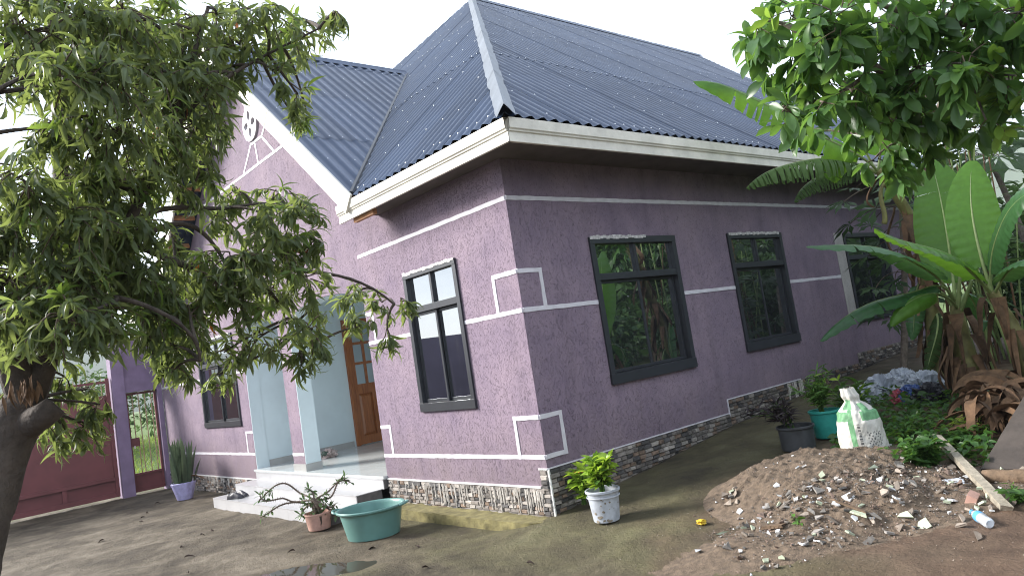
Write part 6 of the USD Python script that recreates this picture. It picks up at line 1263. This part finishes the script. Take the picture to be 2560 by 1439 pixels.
for pts in ([(770, 1240), (748, 1230), (715, 1208), (690, 1212), (660, 1238), (648, 1250)], [(770, 1250), (728, 1252), (710, 1245), (660, 1250), (650, 1238)], [(765, 1258), (722, 1256), (690, 1268), (665, 1285), (648, 1292)], [(800, 1240), (820, 1228), (840, 1208), (865, 1200), (876, 1205)], [(800, 1250), (828, 1240), (850, 1198), (862, 1193)], [(790, 1250), (812, 1262), (838, 1258)], [(780, 1262), (760, 1272), (752, 1288)], [(810, 1265), (830, 1280), (838, 1290)], [(785, 1245), (780, 1228), (770, 1222)], [(795, 1262), (800, 1285), (790, 1290)]):
    P = spline([top+r.normal(0, 0.02, 3)]+[at(x, y, DT_+r.normal(0, 0.05)) for x, y in pts], 34); P[:, 2] = np.maximum(P[:, 2], ground_h(P[:, 0], P[:, 1])+0.03); mb = MB(); mb.tube(P, np.linspace(0.012, 0.008, 34), 7)
    s = mb.build('stem', 'thorn_stem', th_, True); tm_ = MB(); tg = unit(np.gradient(P, axis=0))
    for i in range(1, 33):
        for q_ in range(4):
            o = perp(tg[i], r.random()*6.28); c = P[i]+tg[i]*r.normal(0, 0.004); tm_.add([c+tg[i]*0.003, c-tg[i]*0.003, c+o*(0.024+0.012*r.random())], [[0, 1, 2]])
    tm_.build('thorns', 'thorn_stem', s, False, kind='stuff')
    n = 15; B = P[-8:][r.integers(0, 8, n)]; D = tg[-1]*0.3+r.normal(0, 0.7, (n, 3))+[0, 0, 0.15]; V, F = leaves(B, D, 0.085*(0.7+0.5*r.random(n)), 0.026, 0.35, K=4, prof=PROF_OBOV, seed=len(pts)+int(pts[0][0]), fold=0.12)
    for i in range(n): obj('leaf', trimesh.Trimesh(V[i], F, process=False), 'thorn_leaf', th_, True)
n = 70; B = top+np.c_[r.normal(0, 0.09, (n, 2)), 0.02+0.20*r.random(n)]; V, F = leaves(B, r.normal(size=(n, 3))+[0, 0, 0.3], 0.10*(0.7+0.5*r.random(n)), 0.03, 0.35, K=4, prof=PROF_OBOV, seed=9, fold=0.12)
for i in range(n): obj('leaf', trimesh.Trimesh(V[i], F, process=False), 'thorn_leaf', th_, True)
# dark shoes on the lowest step
for k, (px, py, rz, lab) in enumerate(((588, 1246, 0.55, 'black slip-on shoe at the left end of the lowest step, nearer one'), (604, 1240, 0.30, 'black slip-on shoe behind its pair on the lowest step'))):
    c = on(px, py, 2, 0.012); c[1] = max(c[1], -0.66+0.1*k); t = thing('shoe', lab, 'shoe', None, c, rz); n = 26; s = np.linspace(0, 1, n); wd = np.interp(s, [0, 0.08, 0.3, 0.5, 0.75, 0.93, 1], [0.012, 0.034, 0.036, 0.034, 0.048, 0.036, 0.01]); ht = np.interp(s, [0, 0.06, 0.25, 0.42, 0.55, 0.8, 0.95, 1], [0.05, 0.085, 0.075, 0.10, 0.095, 0.06, 0.04, 0.015]); V = []
    for i in range(n):
        for a in np.linspace(0, np.pi, 11): V.append([0.30*(s[i]-0.5), wd[i]*math.cos(a)*(1 if math.sin(a) < 0.9 else 0.9), ht[i]*math.sin(a)**0.75])
    F = [[i*11+j, i*11+j+1, (i+1)*11+j+1, (i+1)*11+j] for i in range(n-1) for j in range(10)]; MB().add(np.array(V), F).build('upper', 'shoe', t, True); V = np.vstack([[[0.305*(q_-0.5), w*1.06*sg, z] for q_, w in zip(s, wd)] for sg in (-1, 1) for z in (0.0, 0.014)]); F = [[a*n+i, a*n+i+1, b*n+i+1, b*n+i] for a, b in ((0, 1), (3, 2), (1, 3)) for i in range(n-1)]; MB().add(V, F).build('sole', 'black_bucket', t, 40)
# floor cloth heap on the porch
mc = on(822, 1142, 2, 0.302); t = thing('floor_cloth', 'crumpled pinkish floor cloth on the porch tiles behind the pillar', 'cloth', None, mc); w_ = trimesh.creation.icosphere(subdivisions=4); v = w_.vertices; v *= (0.35+1.3*meshkit.fbm(v*2.4+4, 5, 12))[:, None]*np.array([0.17, 0.13, 0.09]); v[:, 2] = np.maximum(v[:, 2]+0.04, 0.0); obj('cloth', w_, 'mop_cloth', t, 40)
w_ = trimesh.creation.icosphere(subdivisions=3); v = w_.vertices; v *= (0.4+1.1*meshkit.fbm(v*2.4+9, 4, 3))[:, None]*np.array([0.07, 0.07, 0.05]); v += [0.05, -0.08, 0.07]; obj('fold', w_, 'mop_dark', t, 40)
# dead leaves and bits on the yard
for k, (px, py) in enumerate(((386, 1262), (392, 1258), (360, 1293), (366, 1283), (352, 1305), (505, 1338), (530, 1328), (455, 1368), (467, 1394), (470, 1432), (930, 1372), (1042, 1368), (1063, 1420), (735, 1378), (255, 1352), (1325, 1410))):
    p = ground_at(px, py)+[0, 0, 0.012]; t = thing('dead_leaf', 'small curled dead brown leaf lying on the open yard', 'leaf', 'dead leaves on the yard', p, k*1.7); V, F = leaves(np.array([[-0.03, 0, 0]]), np.array([[1, 0.1, 0.25]]), 0.075+0.03*(k % 3), 0.034, 0.9, K=5, seed=k, fold=0.5); obj('leaf', trimesh.Trimesh(V[0]+[0, 0, 0.0], F, process=False), 'dead_leaf', t, True)
r = np.random.default_rng(141); mb = MB()
for k in range(900):
    x, y = (-1.5+6*r.random(), -2.2+2.6*r.random()) if k % 2 else (r.normal(2.5, 0.9), r.normal(-0.1, 0.5))
    if y < 0 or x > 0.3: s = 0.002+0.006*r.random()**2; rock(mb, np.array([x, y, G(x, y)+s*0.3]), s, r)
tag(mb.build('grit', 'rubble_a', None, False), 'scattered grit and small stones on the yard', 'grit', None, 'stuff')

# ------------------------------------------------------------------ haze that fades the far hills
M['haze_air'] = usdkit.material(stage, '/World/Looks/haze_air', {'v': ('principled_volume', {'color': (0.90, 0.94, 1.0), 'density': 0.00042, 'anisotropy': 0.2})}, [], volume='v.volume')
hz_ = trimesh.creation.box((5400, 6600, 290)); hz_.apply_translation((0, 500, 125))
tag(obj('haze', hz_, 'haze_air', None, False), 'thin pale air between the yard and the far hills', 'haze', None, 'stuff')
